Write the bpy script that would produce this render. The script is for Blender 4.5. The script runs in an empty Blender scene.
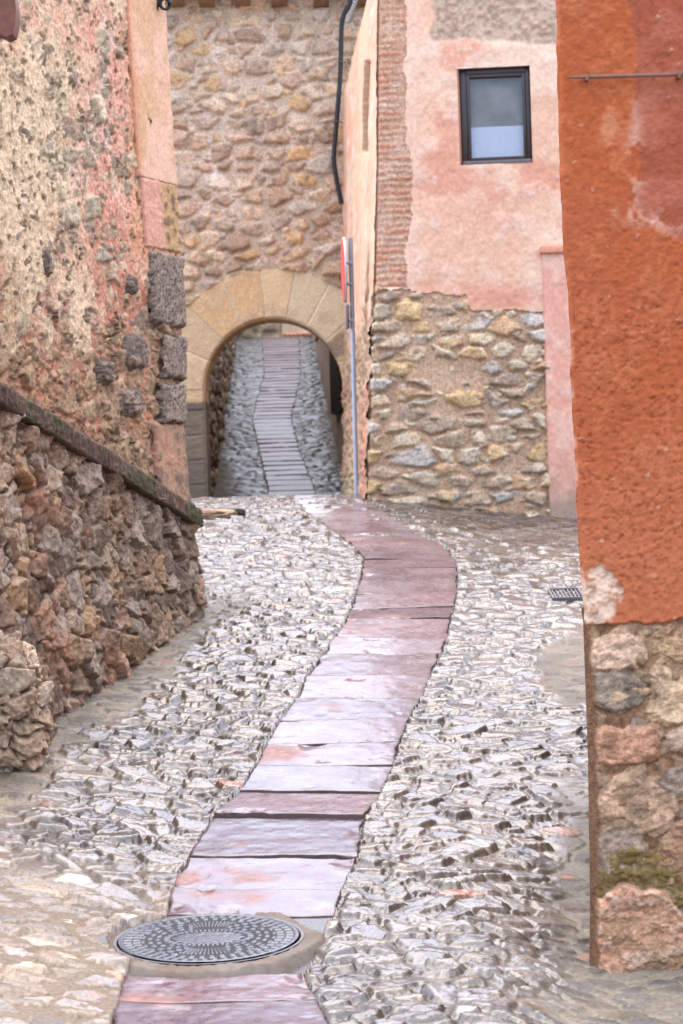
import bpy, bmesh, math, random
import numpy as np
from mathutils import Vector, Matrix
random.seed(7)
SC = bpy.context.scene
COL = SC.collection
R = math.radians

# ------------------------------------------------------------------ camera
W, H, F = 683, 1024, 2200.0
E = 1.6                                   # eye height (m)
ROLL, PITCH = R(1.75), -math.atan(32 / F)
def cam_axes():
    f = np.array([0, math.cos(PITCH), math.sin(PITCH)])
    r0 = np.array([1.0, 0, 0]); u0 = np.cross(r0, f)
    r = math.cos(ROLL) * r0 - math.sin(ROLL) * u0
    u = math.cos(ROLL) * u0 + math.sin(ROLL) * r0
    return r, u, f
CR, CU, CF = cam_axes()
CP = np.array([0, 0, E])
def ray(px, py):
    d = CF + CR * ((px - W / 2) / F) + CU * ((H / 2 - py) / F)
    return d / d[1]
def P(px, py, D):                         # world point seen at a photo pixel, D metres up the street
    return CP + ray(px, py) * D
def proj(x, y, z):
    d = (x - CP[0], y - CP[1], z - CP[2])
    a = sum(d[i] * CR[i] for i in range(3)); b = sum(d[i] * CU[i] for i in range(3)); c = sum(d[i] * CF[i] for i in range(3))
    c = np.maximum(c, .2)
    return W / 2 + F * a / c, H / 2 - F * b / c

# ------------------------------------------------------------------ noise
def hsh(ix, iy, s):
    ix = ix.astype(np.int64); iy = iy.astype(np.int64)
    h = (ix * 374761393 + iy * 668265263 + s * 974634777 + 12345) & 0xffffffff
    h = ((h ^ (h >> 13)) * 1274126177) & 0xffffffff
    h = ((h ^ (h >> 15)) * 2246822519) & 0xffffffff
    h ^= h >> 16
    return h.astype(np.float64) / 4294967296.0
def vn(x, y, s=0):
    ix = np.floor(x); iy = np.floor(y); fx = x - ix; fy = y - iy
    fx = fx * fx * fx * (fx * (fx * 6 - 15) + 10); fy = fy * fy * fy * (fy * (fy * 6 - 15) + 10)
    a = hsh(ix, iy, s); b = hsh(ix + 1, iy, s); c = hsh(ix, iy + 1, s); d = hsh(ix + 1, iy + 1, s)
    return (a + (b - a) * fx + (c - a) * fy + (a - b - c + d) * fx * fy) * 2 - 1
def fbm(x, y, o=4, s=0, g=.5):
    t = 0; a = 1; n = 0
    for i in range(o):
        t = t + a * vn(x * 2 ** i + 17.3 * i, y * 2 ** i - 9.1 * i, s + i * 31); n += a; a *= g
    return t / n
def ss(a, b, x):
    t = np.clip((x - a) / (b - a), 0, 1)
    return t * t * (3 - 2 * t)
def lerp(a, b, t):
    return a + (b - a) * t
def mixc(c, d, t):
    return c * (1 - t[..., None]) + np.asarray(d, float) * t[..., None]
def pal(k, cols):
    c = np.array(cols, float); i = np.clip((k * len(c)).astype(int), 0, len(c) - 1)
    return c[i]

# stones: power diagram over a jittered grid of seeds, returns edge distance, cell hashes, local coords
def stones(u, v, cw, ch, s, jit=.75, size=.3, brick=.5):
    a = u / cw; b = v / ch
    iy0 = np.floor(b)
    best = np.full(a.shape, 1e9); bx = np.zeros(a.shape); by = np.zeros(a.shape)
    bi = np.zeros(a.shape); bj = np.zeros(a.shape)
    def seed(ix, iy):
        off = brick * (iy % 2)
        return (ix + .5 + off + jit * (hsh(ix, iy, s) - .5), iy + .5 + jit * .8 * (hsh(ix, iy, s + 1) - .5), size * (hsh(ix, iy, s + 2) - .35))
    cand = [(dx, dy) for dy in (-1, 0, 1) for dx in (-2, -1, 0, 1)]
    for dx, dy in cand:
        iy = iy0 + dy; ix = np.floor(a - brick * (iy % 2)) + dx + (1 if dx < 0 and False else 0)
        sx, sy, w = seed(ix, iy)
        d = (a - sx) ** 2 + (b - sy) ** 2 - w
        m = d < best
        best = np.where(m, d, best); bx = np.where(m, sx, bx); by = np.where(m, sy, by); bi = np.where(m, ix, bi); bj = np.where(m, iy, bj)
    e = np.full(a.shape, 9.0)
    for dx, dy in cand + [(2, 0)]:
        iy = iy0 + dy; ix = np.floor(a - brick * (iy % 2)) + dx
        sx, sy, w = seed(ix, iy)
        d = (a - sx) ** 2 + (b - sy) ** 2 - w
        L = np.hypot(sx - bx, sy - by)
        q = (d - best) / (2 * np.maximum(L, 1e-6))
        e = np.where((ix == bi) & (iy == bj), e, np.minimum(e, q))
    hs = [hsh(bi, bj, s + 10 + k) for k in range(9)]
    return e * min(cw, ch), hs, (a - bx) * cw, (b - by) * ch
def stone_relief(e, hs, du, dv, gap, rnd, hgt, tilt=.12, facet=.5):
    t = np.clip((e - gap) / rnd, 0, 1)
    top = np.sqrt(np.clip(1 - (1 - t) ** 2, 0, 1))
    h = hgt * (.55 + .75 * hs[0])
    h = h + tilt * ((hs[1] - .5) * du + (hs[2] - .5) * dv) * 2
    for k in (3, 4):
        an = hs[k] * 6.283
        c = .6 * rnd + .02 + (hs[k + 1]) * .04
        h = h - facet * np.maximum(0, du * np.cos(an) + dv * np.sin(an) - c)
    return top * np.maximum(h, hgt * .15), t

# ------------------------------------------------------------------ materials
def new_mat(name):
    m = bpy.data.materials.new(name); m.use_nodes = True
    nt = m.node_tree; b = nt.nodes['Principled BSDF']
    return m, nt, b
def N(nt, kind, **kw):
    n = nt.nodes.new(kind)
    for k, v in kw.items():
        if k in n.inputs: n.inputs[k].default_value = v
        else: setattr(n, k, v)
    return n
def attr_mat(name, nscale=60, var=.35, bump=.3, bdist=.004, bscale=140, spec=.5, coat=0.0):
    """base colour and roughness carried by the mesh, fine grain and bump from noise"""
    m, nt, b = new_mat(name); L = nt.links.new
    at = N(nt, 'ShaderNodeVertexColor', layer_name='Col')
    tc = N(nt, 'ShaderNodeTexCoord')
    n1 = N(nt, 'ShaderNodeTexNoise', Scale=nscale, Detail=6.0, Roughness=.65); L(tc.outputs['Object'], n1.inputs['Vector'])
    mr = N(nt, 'ShaderNodeMapRange'); mr.inputs[1].default_value = .3; mr.inputs[2].default_value = .7
    mr.inputs[3].default_value = 1 - var; mr.inputs[4].default_value = 1 + var
    L(n1.outputs['Fac'], mr.inputs[0])
    mx = N(nt, 'ShaderNodeMix', data_type='RGBA', blend_type='MULTIPLY'); mx.inputs[0].default_value = 1
    L(at.outputs['Color'], mx.inputs[6]); L(mr.outputs[0], mx.inputs[7]); L(mx.outputs[2], b.inputs['Base Color'])
    n2 = N(nt, 'ShaderNodeTexNoise', Scale=bscale, Detail=8.0, Roughness=.6); L(tc.outputs['Object'], n2.inputs['Vector'])
    bp = N(nt, 'ShaderNodeBump', Strength=bump, Distance=bdist); L(n2.outputs['Fac'], bp.inputs['Height']); L(bp.outputs['Normal'], b.inputs['Normal'])
    ra = N(nt, 'ShaderNodeMath', operation='MULTIPLY_ADD'); ra.inputs[1].default_value = .25
    L(n1.outputs['Fac'], ra.inputs[0]); 
    sb = N(nt, 'ShaderNodeMath', operation='SUBTRACT'); sb.inputs[1].default_value = .125; L(at.outputs['Alpha'], sb.inputs[0])
    L(sb.outputs[0], ra.inputs[2]); ra.use_clamp = True; L(ra.outputs[0], b.inputs['Roughness'])
    b.inputs['Specular IOR Level'].default_value = spec
    if coat:
        wc = N(nt, 'ShaderNodeMapRange'); wc.inputs[1].default_value = .75; wc.inputs[2].default_value = .35; wc.inputs[3].default_value = 0; wc.inputs[4].default_value = coat
        L(at.outputs['Alpha'], wc.inputs[0]); L(wc.outputs[0], b.inputs['Coat Weight'])
        b.inputs['Coat Roughness'].default_value = .15; b.inputs['Coat IOR'].default_value = 1.6
    return m
def simple_mat(name, col, rough=.6, metal=0.0, var=.25, nscale=25, bump=.1, spec=.5, bdist=.003):
    m, nt, b = new_mat(name); L = nt.links.new
    tc = N(nt, 'ShaderNodeTexCoord')
    n1 = N(nt, 'ShaderNodeTexNoise', Scale=nscale, Detail=6.0, Roughness=.6); L(tc.outputs['Object'], n1.inputs['Vector'])
    mr = N(nt, 'ShaderNodeMapRange'); mr.inputs[1].default_value = .3; mr.inputs[2].default_value = .7
    mr.inputs[3].default_value = 1 - var; mr.inputs[4].default_value = 1 + var; L(n1.outputs['Fac'], mr.inputs[0])
    mx = N(nt, 'ShaderNodeMix', data_type='RGBA', blend_type='MULTIPLY'); mx.inputs[0].default_value = 1
    mx.inputs[6].default_value = (*col, 1); L(mr.outputs[0], mx.inputs[7]); L(mx.outputs[2], b.inputs['Base Color'])
    bp = N(nt, 'ShaderNodeBump', Strength=bump, Distance=bdist); L(n1.outputs['Fac'], bp.inputs['Height']); L(bp.outputs['Normal'], b.inputs['Normal'])
    b.inputs['Roughness'].default_value = rough; b.inputs['Metallic'].default_value = metal; b.inputs['Specular IOR Level'].default_value = spec
    return m
M = dict(
    rubble=attr_mat('rubble_stone', 45, .45, .9, .010, 95, .12),
    plaster=attr_mat('lime_render', 35, .16, .45, .004, 90, .1),
    ashlar=attr_mat('dressed_stone', 50, .24, .5, .005, 110, .12),
    cobble=attr_mat('wet_cobble', 70, .4, .45, .005, 150, .5, .5),
    dcobble=attr_mat('dark_wet_cobble', 70, .4, .45, .005, 150, .12, .07),
    dslab=attr_mat('dark_wet_slab', 30, .3, .2, .003, 70, .35, .30),
    slab=attr_mat('wet_red_slab', 30, .32, .22, .003, 70, .45, .48),
    iron=attr_mat('cast_iron', 60, .2, .2, .002, 200, .6),
    rust=simple_mat('rusty_iron', (.16, .075, .05), .7, .2),
    black=simple_mat('black_rubber', (.007, .007, .008), .6),
    strand=simple_mat('grey_cable', (.33, .31, .29), .5),
    zinc=simple_mat('galvanised_steel', (.33, .37, .46), .45, .35, .12),
    grate=simple_mat('worn_grate_iron', (.13, .12, .12), .65, 0, .2),
    red=simple_mat('red_sign_paint', (.62, .02, .025), .4, 0, .1),
    white=simple_mat('white_sign_paint', (.75, .75, .75), .4, 0, .1),
    navy=simple_mat('dark_plate', (.025, .03, .06), .5, 0, .1),
    frame=simple_mat('brown_window_frame', (.030, .013, .011), .35, 0, .2),
    frame2=simple_mat('grey_brown_sill', (.10, .075, .075), .4, 0, .2),
    curtain=simple_mat('white_blind', (.62, .62, .72), .8, 0, .06),
    room=simple_mat('dim_room_tone', (.26, .21, .18), .9, 0, .35, 5),
    wood=simple_mat('weathered_timber', (.20, .11, .06), .75, 0, .4, 18, .4),
    terracotta=simple_mat('terracotta', (.12, .036, .02), .7, 0, .3, 30, .4),
    tile=simple_mat('roof_clay', (.42, .17, .09), .8, 0, .3, 12, .4),
    shutter=simple_mat('dark_shutter', (.035, .022, .017), .6, 0, .3),
    earth=simple_mat('earth', (.22, .18, .14), .9, 0, .3, 3, .3),
)
def glass_mat():
    m, nt, b = new_mat('window_glass'); b.inputs['Base Color'].default_value = (.9, .92, .95, 1)
    b.inputs['Roughness'].default_value = .03; b.inputs['Transmission Weight'].default_value = 1.0; b.inputs['IOR'].default_value = 1.35
    return m
M['glass'] = glass_mat()

# ------------------------------------------------------------------ object helpers
def link(name, me, mat=None, parent=None):
    o = bpy.data.objects.new(name, me); COL.objects.link(o)
    if mat: me.materials.append(mat)
    if parent: child(o, parent)
    return o
def world_loc(o):
    l = Vector((0, 0, 0))
    while o:
        l = l + o.location; o = o.parent if not o.get('_abs') else None
    return l
ABS = {}
def child(o, parent):
    o.parent = parent
    o.matrix_parent_inverse = Matrix.Translation(-Vector(ABS.get(parent.name, (0, 0, 0))))
def thing(name, label, cat, loc=(0, 0, 0), group=None):
    o = bpy.data.objects.new(name, None); COL.objects.link(o); o.location = Vector([float(c) for c in loc]); o.empty_display_size = .2
    ABS[o.name] = tuple(float(c) for c in loc)
    o['label'] = label; o['category'] = cat
    if group: o['group'] = group
    return o
def tag(o, label, cat, group=None):
    o['label'] = label; o['category'] = cat
    if group: o['group'] = group
    return o
def arr_mesh(name, verts, faces, col=None, rough=None, smooth=True):
    me = bpy.data.meshes.new(name)
    nv, nf = len(verts), len(faces)
    me.vertices.add(nv); me.vertices.foreach_set('co', np.ascontiguousarray(verts, np.float32).ravel())
    me.loops.add(nf * 4); me.loops.foreach_set('vertex_index', np.ascontiguousarray(faces, np.int32).ravel())
    me.polygons.add(nf); me.polygons.foreach_set('loop_start', np.arange(nf, dtype=np.int32) * 4)
    me.polygons.foreach_set('use_smooth', np.full(nf, smooth))
    me.update(calc_edges=True); me.validate()
    if col is not None:
        a = me.color_attributes.new('Col', 'FLOAT_COLOR', 'POINT')
        c = np.ones((nv, 4), np.float32); c[:, :3] = np.clip(col, .003, .95)
        c[:, 3] = .8 if rough is None else np.clip(rough, .05, 1)
        a.data.foreach_set('color', c.ravel())
    return me
def grid_faces(nr, nc):
    i = np.arange(nr * nc).reshape(nr, nc)
    return np.stack([i[:-1, :-1], i[:-1, 1:], i[1:, 1:], i[1:, :-1]], -1)
def grid_obj(name, pos, col, rough, mat, parent=None, back=None, keep=None, zones=None, flip=False, smooth=True):
    """pos (r,c,3); back = vector: border is carried back to give the sheet its depth; zones: face array -> list of (id,name,mat)"""
    if back is not None:
        pad = [(1, 1), (1, 1)]
        p2 = np.pad(pos, pad + [(0, 0)], 'edge')
        m = np.ones(p2.shape[:2], bool); m[1:-1, 1:-1] = False
        bk = np.array(back, float); p2[m] = p2[m] + bk
        pos = p2; col = np.pad(col, pad + [(0, 0)], 'edge'); rough = np.pad(rough, pad, 'edge')
        if keep is not None: keep = np.pad(keep, 1, constant_values=True)
        if zones is not None: zones = (np.pad(zones[0], 1, 'edge'), zones[1])
    nr, nc = pos.shape[:2]
    f = grid_faces(nr, nc)
    if flip: f = f[..., ::-1]
    V = pos.reshape(-1, 3); C = col.reshape(-1, 3); Rg = rough.reshape(-1)
    fk = np.ones((nr - 1, nc - 1), bool) if keep is None else keep
    sets = [(None, name, mat)] if zones is None else zones[1]
    out = []
    for zid, nm, mt in sets:
        sel = fk if zid is None else (fk & (zones[0] == zid))
        ff = f[sel].reshape(-1, 4)
        if not len(ff): continue
        used, inv = np.unique(ff, return_inverse=True)
        me = arr_mesh(nm, V[used], inv.reshape(-1, 4), C[used], Rg[used], smooth)
        out.append(link(nm, me, mt, parent))
    return out
class Panel:
    """vertical sheet from A to B (plan points); U runs A->B, V is height above the eye"""
    def __init__(s, A, B):
        s.A = np.array(A[:2], float); B = np.array(B[:2], float); d = B - s.A; s.L = float(np.hypot(*d)); s.u = d / s.L
        s.n = np.array([s.u[1], -s.u[0]])
    def base(s, U, V, h=0, shift=0):
        x = s.A[0] + s.u[0] * (U + shift) + s.n[0] * h; y = s.A[1] + s.u[1] * (U + shift) + s.n[1] * h
        return np.stack([x, y, E + V], -1)
    def pix(s, U, V, shift=0):
        p = s.base(U, V, 0, shift); return proj(p[..., 0], p[..., 1], p[..., 2])
    def hit(s, px, py):                   # pixel -> (U, V)
        d = ray(px, py); k = (s.A @ s.n) / (d[:2] @ s.n); q = CP + d * k
        return float((q[:2] - s.A) @ s.u), float(q[2] - E)
def ax(lo, hi, res, marks=()):
    pts = sorted([lo, *[m for m in marks if lo < m < hi], hi]); out = []
    for a, b in zip(pts[:-1], pts[1:]):
        n = max(1, int(round((b - a) / res))); out.append(np.linspace(a, b, n, endpoint=False))
    return np.concatenate(out + [np.array([hi])])

class MB:
    """collects boxes, tubes, lathes into one mesh"""
    def __init__(s): s.bm = bmesh.new()
    def box(s, c, size, rot=None, bev=0.0):
        g = bmesh.ops.create_cube(s.bm, size=1.0)['verts']
        m = Matrix.Translation(Vector([float(q) for q in c])) @ (rot.to_4x4() if rot else Matrix.Identity(4)) @ Matrix.Diagonal((*[float(q) for q in size], 1))
        bmesh.ops.transform(s.bm, matrix=m, verts=g)
        if bev:
            ed = list({e for v in g for e in v.link_edges})
            bmesh.ops.bevel(s.bm, geom=ed, offset=bev, segments=2, affect='EDGES', profile=.5)
        return s
    def tube(s, pts, r, n=12, cap=True):
        pts = [Vector([float(q) for q in p]) for p in pts]; rings = []
        rr = r if isinstance(r, (list, tuple)) else [r] * len(pts)
        for i, p in enumerate(pts):
            t = (pts[min(i + 1, len(pts) - 1)] - pts[max(i - 1, 0)]).normalized()
            a = t.orthogonal().normalized() if i == 0 else (rings[-1][1] - t * rings[-1][1].dot(t)).normalized()
            b = t.cross(a)
            rings.append(([s.bm.verts.new(p + (a * math.cos(k * 2 * math.pi / n) + b * math.sin(k * 2 * math.pi / n)) * rr[i]) for k in range(n)], a))
        for (q, _), (w, _) in zip(rings[:-1], rings[1:]):
            for k in range(n): s.bm.faces.new((q[k], q[(k + 1) % n], w[(k + 1) % n], w[k]))
        if cap: s.bm.faces.new(rings[0][0][::-1]); s.bm.faces.new(rings[-1][0])
        return s
    def build(s, name, mat, parent=None, smooth=True):
        me = bpy.data.meshes.new(name); bmesh.ops.recalc_face_normals(s.bm, faces=s.bm.faces[:])
        s.bm.to_mesh(me); s.bm.free()
        if smooth:
            me.polygons.foreach_set('use_smooth', np.ones(len(me.polygons), bool))
            try: me.set_sharp_from_angle(angle=R(40))
            except Exception: pass
        return link(name, me, mat, parent)
def spline(pts, n=8):
    pts = [np.array(p, float) for p in pts]; out = []
    for i in range(len(pts) - 1):
        p0, p1, p2, p3 = pts[max(i - 1, 0)], pts[i], pts[i + 1], pts[min(i + 2, len(pts) - 1)]
        for k in range(n):
            t = k / n
            out.append(.5 * (2 * p1 + (p2 - p0) * t + (2 * p0 - 5 * p1 + 4 * p2 - p3) * t * t + (3 * p1 - p0 - 3 * p2 + p3) * t ** 3))
    return out + [pts[-1]]

# ------------------------------------------------------------------ lie of the land
_pd = np.array([-200, 3, 6.5, 7.4, 8.5, 10, 11.5, 13, 14.5, 16, 17.5, 19, 21, 24, 25, 26, 40, 44, 200])
_pz = np.array([-2.2, -1.70, -1.60, -1.53, -1.37, -1.10, -.84, -.62, -.43, -.27, -.165, -.13, -.19, -.37, -.38, -.24, 2.62, 2.75, 2.75])
_td = np.arange(-5, 60, .02); _tz = np.interp(_td, _pd, _pz)
for _ in range(3): _tz = np.convolve(np.pad(_tz, 20, 'edge'), np.ones(41) / 41, 'valid')
def ground(x, y):
    z = np.interp(y, _td, _tz)
    z = z + .12 * ss(.5, 1.5, -x) * ss(13, 9, y) * ss(4, 7, y)
    z = z - .12 * np.maximum(x - .2, 0) * ss(12, 16, y) * ss(26, 20, y)
    z = z - .10 * ss(.35, .85, x) * ss(9.5, 7.6, y)
    return z + E
def ground_hit(px, py, lo=4.5, hi=19.0):
    D = np.linspace(lo, hi, 4000); d = ray(px, py)
    z = E + d[2] * D; g = ground(d[0] * D, D)
    s = np.where(z <= g)[0]
    k = D[s[0]] if len(s) else hi
    return np.array([d[0] * k, k, float(ground(d[0] * k, np.array(k)))])

# paving strip edges in the photograph: (y, x left, x right)
PATH = [(1060, 96, 352), (1040, 104, 340), (1003, 118, 318), (976, 122, 306), (915, 164, 334), (893, 172, 342), (860, 188, 358), (818, 212, 366), (793, 238, 382), (768, 254, 394),
        (745, 265, 401), (722, 278, 409), (700, 295, 421), (678, 305, 431), (656, 322, 442), (641, 332, 448), (622, 345, 452), (608, 351, 456),
        (596, 355, 458), (584, 358, 459), (571, 361, 459), (560, 362, 456), (551, 356, 450), (543, 346, 437), (536, 338, 420)]
MAN = np.array([209.0, 944.0])
mh = ground_hit(*MAN)

# ------------------------------------------------------------------ ground sheet
def build_ground():
    xs = np.concatenate([np.linspace(-150, -6, 14), np.linspace(-5, 5, 30), np.linspace(6, 150, 14)])
    ys = np.concatenate([np.linspace(-150, -6, 12), np.linspace(-5, 44, 120), np.linspace(46, 200, 12)])
    X, Y = np.meshgrid(xs, ys)
    Z = ground(X, Y) - .16
    pos = np.stack([X, Y, Z], -1)
    o = grid_obj('ground', pos, np.full(pos.shape, .2), np.full(X.shape, .9), M['earth'])[0]; o['kind'] = 'structure'
build_ground()

WET_A = np.array([.40, .355, .315]); 
def cobble_layer(X, Y, cw, ch, s, gap=.005, rnd=.011, hgt=.018, tilt=.18):
    wu = X + .022 * fbm(X * 9, Y * 9, 3, s + 60) + .006 * fbm(X * 40, Y * 40, 2, s + 62); wv = Y + .018 * fbm(X * 9, Y * 9, 3, s + 61) + .005 * fbm(X * 40, Y * 40, 2, s + 63)
    e, hs, du, dv = stones(wu, wv, cw, ch, s, .95, .38, .45)
    h, t = stone_relief(e, hs, du, dv, gap * (.5 + hs[8] * 1.6), rnd, hgt, tilt, .22)
    h = h - .004 * (fbm(X * 30, Y * 30, 3, s + 7) ** 2) * t
    h = h + .004 * fbm(X * 22, Y * 22, 4, s + 5) * (.3 + t) + .0018 * fbm(X * 90, Y * 90, 2, s + 6)
    return e, hs, t, h
STONE_COLS = [(.40, .34, .29), (.34, .29, .25), (.44, .37, .30), (.30, .26, .24), (.38, .30, .25), (.47, .42, .36), (.26, .22, .21), (.36, .32, .29), (.42, .33, .24), (.33, .27, .22), (.40, .35, .32), (.45, .38, .33), (.30, .27, .27), (.36, .31, .30), (.41, .36, .33), (.33, .29, .28)]

def build_lane():
    Ds = [5.3]
    while Ds[-1] < 24.6:
        d = Ds[-1]; Ds.append(d + (.0075 if d < 9 else .0075 + .0017 * (d - 9)))
    Ds = np.array(Ds)
    t = np.concatenate([np.linspace(0, 1, 620), np.linspace(1.006, 1.7, 60)])
    X = -1.95 + t[None, :] * 3.55 + 0 * Ds[:, None]
    X = X * (1 + .035 * np.clip(Ds - 8, 0, 20))[:, None]
    Y = Ds[:, None] + 0 * X
    e, hs, tt, h = cobble_layer(X, Y, .145, .078, 3)
    G = ground(X, Y)
    px, py = proj(X, Y, G)
    # which stones are sunk in mortar
    big = fbm(X * 1.3, Y * 1.3, 3, 90)
    sunk = (hs[7] < .05 + .12 * ss(.1, .5, big)) * 1.0
    # mud and mortar margin along the walls
    lowd = (X - (-1.28 + (Y - 10) * .216))           # distance right of the low wall line
    mud = ss(.34, .14, lowd + .16 * fbm(X * 3, Y * 3, 4, 44) + .02 * np.maximum(9 - Y, 0)) * ss(13.2, 12, Y) * ss(6, 8, Y)
    mud2 = ss(.14, .0, (592 - px) / F * Y + .10 * fbm(X * 3, Y * 3, 4, 45) - .05) * ss(9.6, 8.4, Y)
    mud3 = ss(.30, .1, np.hypot((px - 585) / 45, (py - 668) / 42) - .75 + .4 * fbm(X * 3, Y * 3, 3, 46))
    mort = ss(.2, .5, fbm(X * 1.9, Y * 1.9, 4, 47) - .08) * .45
    flat = np.clip(np.maximum(np.maximum(mud, mud2), np.maximum(mud3, sunk * .9)), 0, 1)
    # raised pits level: mortar fill lies between the stones
    fill = -.007 + .005 * fbm(X * 6, Y * 6, 4, 48) + .016 * mort
    flath = fill + .004 * fbm(X * 25, Y * 25, 3, 49) + .006
    dry = ss(.1, .8, -X * .55 + (8.6 - Y) * .28 + .55 * fbm(X * 1.1, Y * 1.1, 3, 54) - .15)
    fill = fill + .019 * dry * ss(-.5, .3, fbm(X * 5, Y * 5, 3, 59))
    hh = np.maximum(h, fill); isM = (h < fill + .0015)
    hh = lerp(hh, np.maximum(flath, h * .55), flat)
    stone = pal(hs[5], STONE_COLS) * np.array([1.02, 1.0, .96]) * (.20 + .30 * hs[6])[..., None]
    stone = np.where((hs[4] > .993)[..., None], np.array([.33, .15, .09]) * (.8 + .4 * hs[6])[..., None], stone)
    rare = fbm(X * 15, Y * 15, 3, 51)
    stone = mixc(stone, stone * np.array([1.15, .9, .75]), ss(.15, .6, rare))
    stone = mixc(stone, stone * .62, ss(.25, .6, fbm(X * 35, Y * 35, 3, 56)))
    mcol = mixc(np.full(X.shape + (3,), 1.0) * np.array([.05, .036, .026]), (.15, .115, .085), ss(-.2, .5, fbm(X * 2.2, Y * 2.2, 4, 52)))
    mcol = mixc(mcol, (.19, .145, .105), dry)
    col = mixc(stone, mcol * .8, np.maximum(np.where(isM, 1.0, 0), ss(.95, .35, tt + .15 * fbm(X * 30, Y * 30, 3, 64)) * .85))  # joint colour drawn up the stone sides, standing in for shade between cobbles
    mudc = mixc(np.full(X.shape + (3,), 1.0) * np.array([.20, .165, .115]), (.13, .11, .075), ss(-.2, .5, fbm(X * 4, Y * 4, 4, 53)))
    col = mixc(col, mudc, np.clip(np.maximum(np.maximum(mud, mud2), mud3), 0, 1) * ss(.02, .0, h - flath - .004))
    col = mixc(col, mcol, sunk * (1 - np.maximum(mud, mud2)))
    # wetness: left foreground is drier, the middle and the right shine
    dry = ss(.1, .8, -X * .55 + (8.6 - Y) * .28 + .55 * fbm(X * 1.1, Y * 1.1, 3, 54) - .15)
    rough = lerp(.26 + .10 * fbm(X * 7, Y * 7, 3, 55), .62, dry)
    rough = np.where(isM, rough + .3, rough); rough = lerp(rough, .68, np.clip(mud + mud2 + mud3, 0, 1))
    col = col * np.where(isM, 1, lerp(.86, 1.6, dry))[..., None]
    col = mixc(col, np.array([1.03, 1.0, .94]) * col, dry)
    # bed for the paving strip
    yy = np.array([p[0] for p in PATH][::-1], float); xl = np.array([p[1] for p in PATH][::-1], float); xr = np.array([p[2] for p in PATH][::-1], float)
    L_ = np.interp(py, yy, xl); R_ = np.interp(py, yy, xr)
    inn = (px > L_ + 1) & (px < R_ - 1) & (py > 537) & (py < 1065)
    hh = np.where(inn, -.010, hh); col[inn] = (.05, .04, .035)
    xc = np.interp(Y, [15.05, 15.6, 16.3, 17.0, 17.8, 18.6, 19.4], [.24, .15, .03, -.03, -.09, -.13, -.17])
    in2 = ss(.30, .24, np.abs(X - xc) + .06 * fbm(X * 4, Y * 4, 3, 57)) * ss(14.9, 15.1, Y) * ss(19.5, 19, Y) * lerp(1, ss(-.05, .25, fbm(X * 3, Y * 2.2, 3, 58)), ss(15, 16.2, Y) * ss(19.2, 18.2, Y))
    hh = lerp(hh, hh * .25 - .004, in2)
    rm = np.hypot(X - mh[0], Y - mh[1]); inm = rm < .335
    hh = np.where(inm, -.05, hh)
    pos = np.stack([X, Y, G + hh], -1)
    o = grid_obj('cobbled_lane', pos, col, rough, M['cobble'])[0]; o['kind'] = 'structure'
build_lane()

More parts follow.
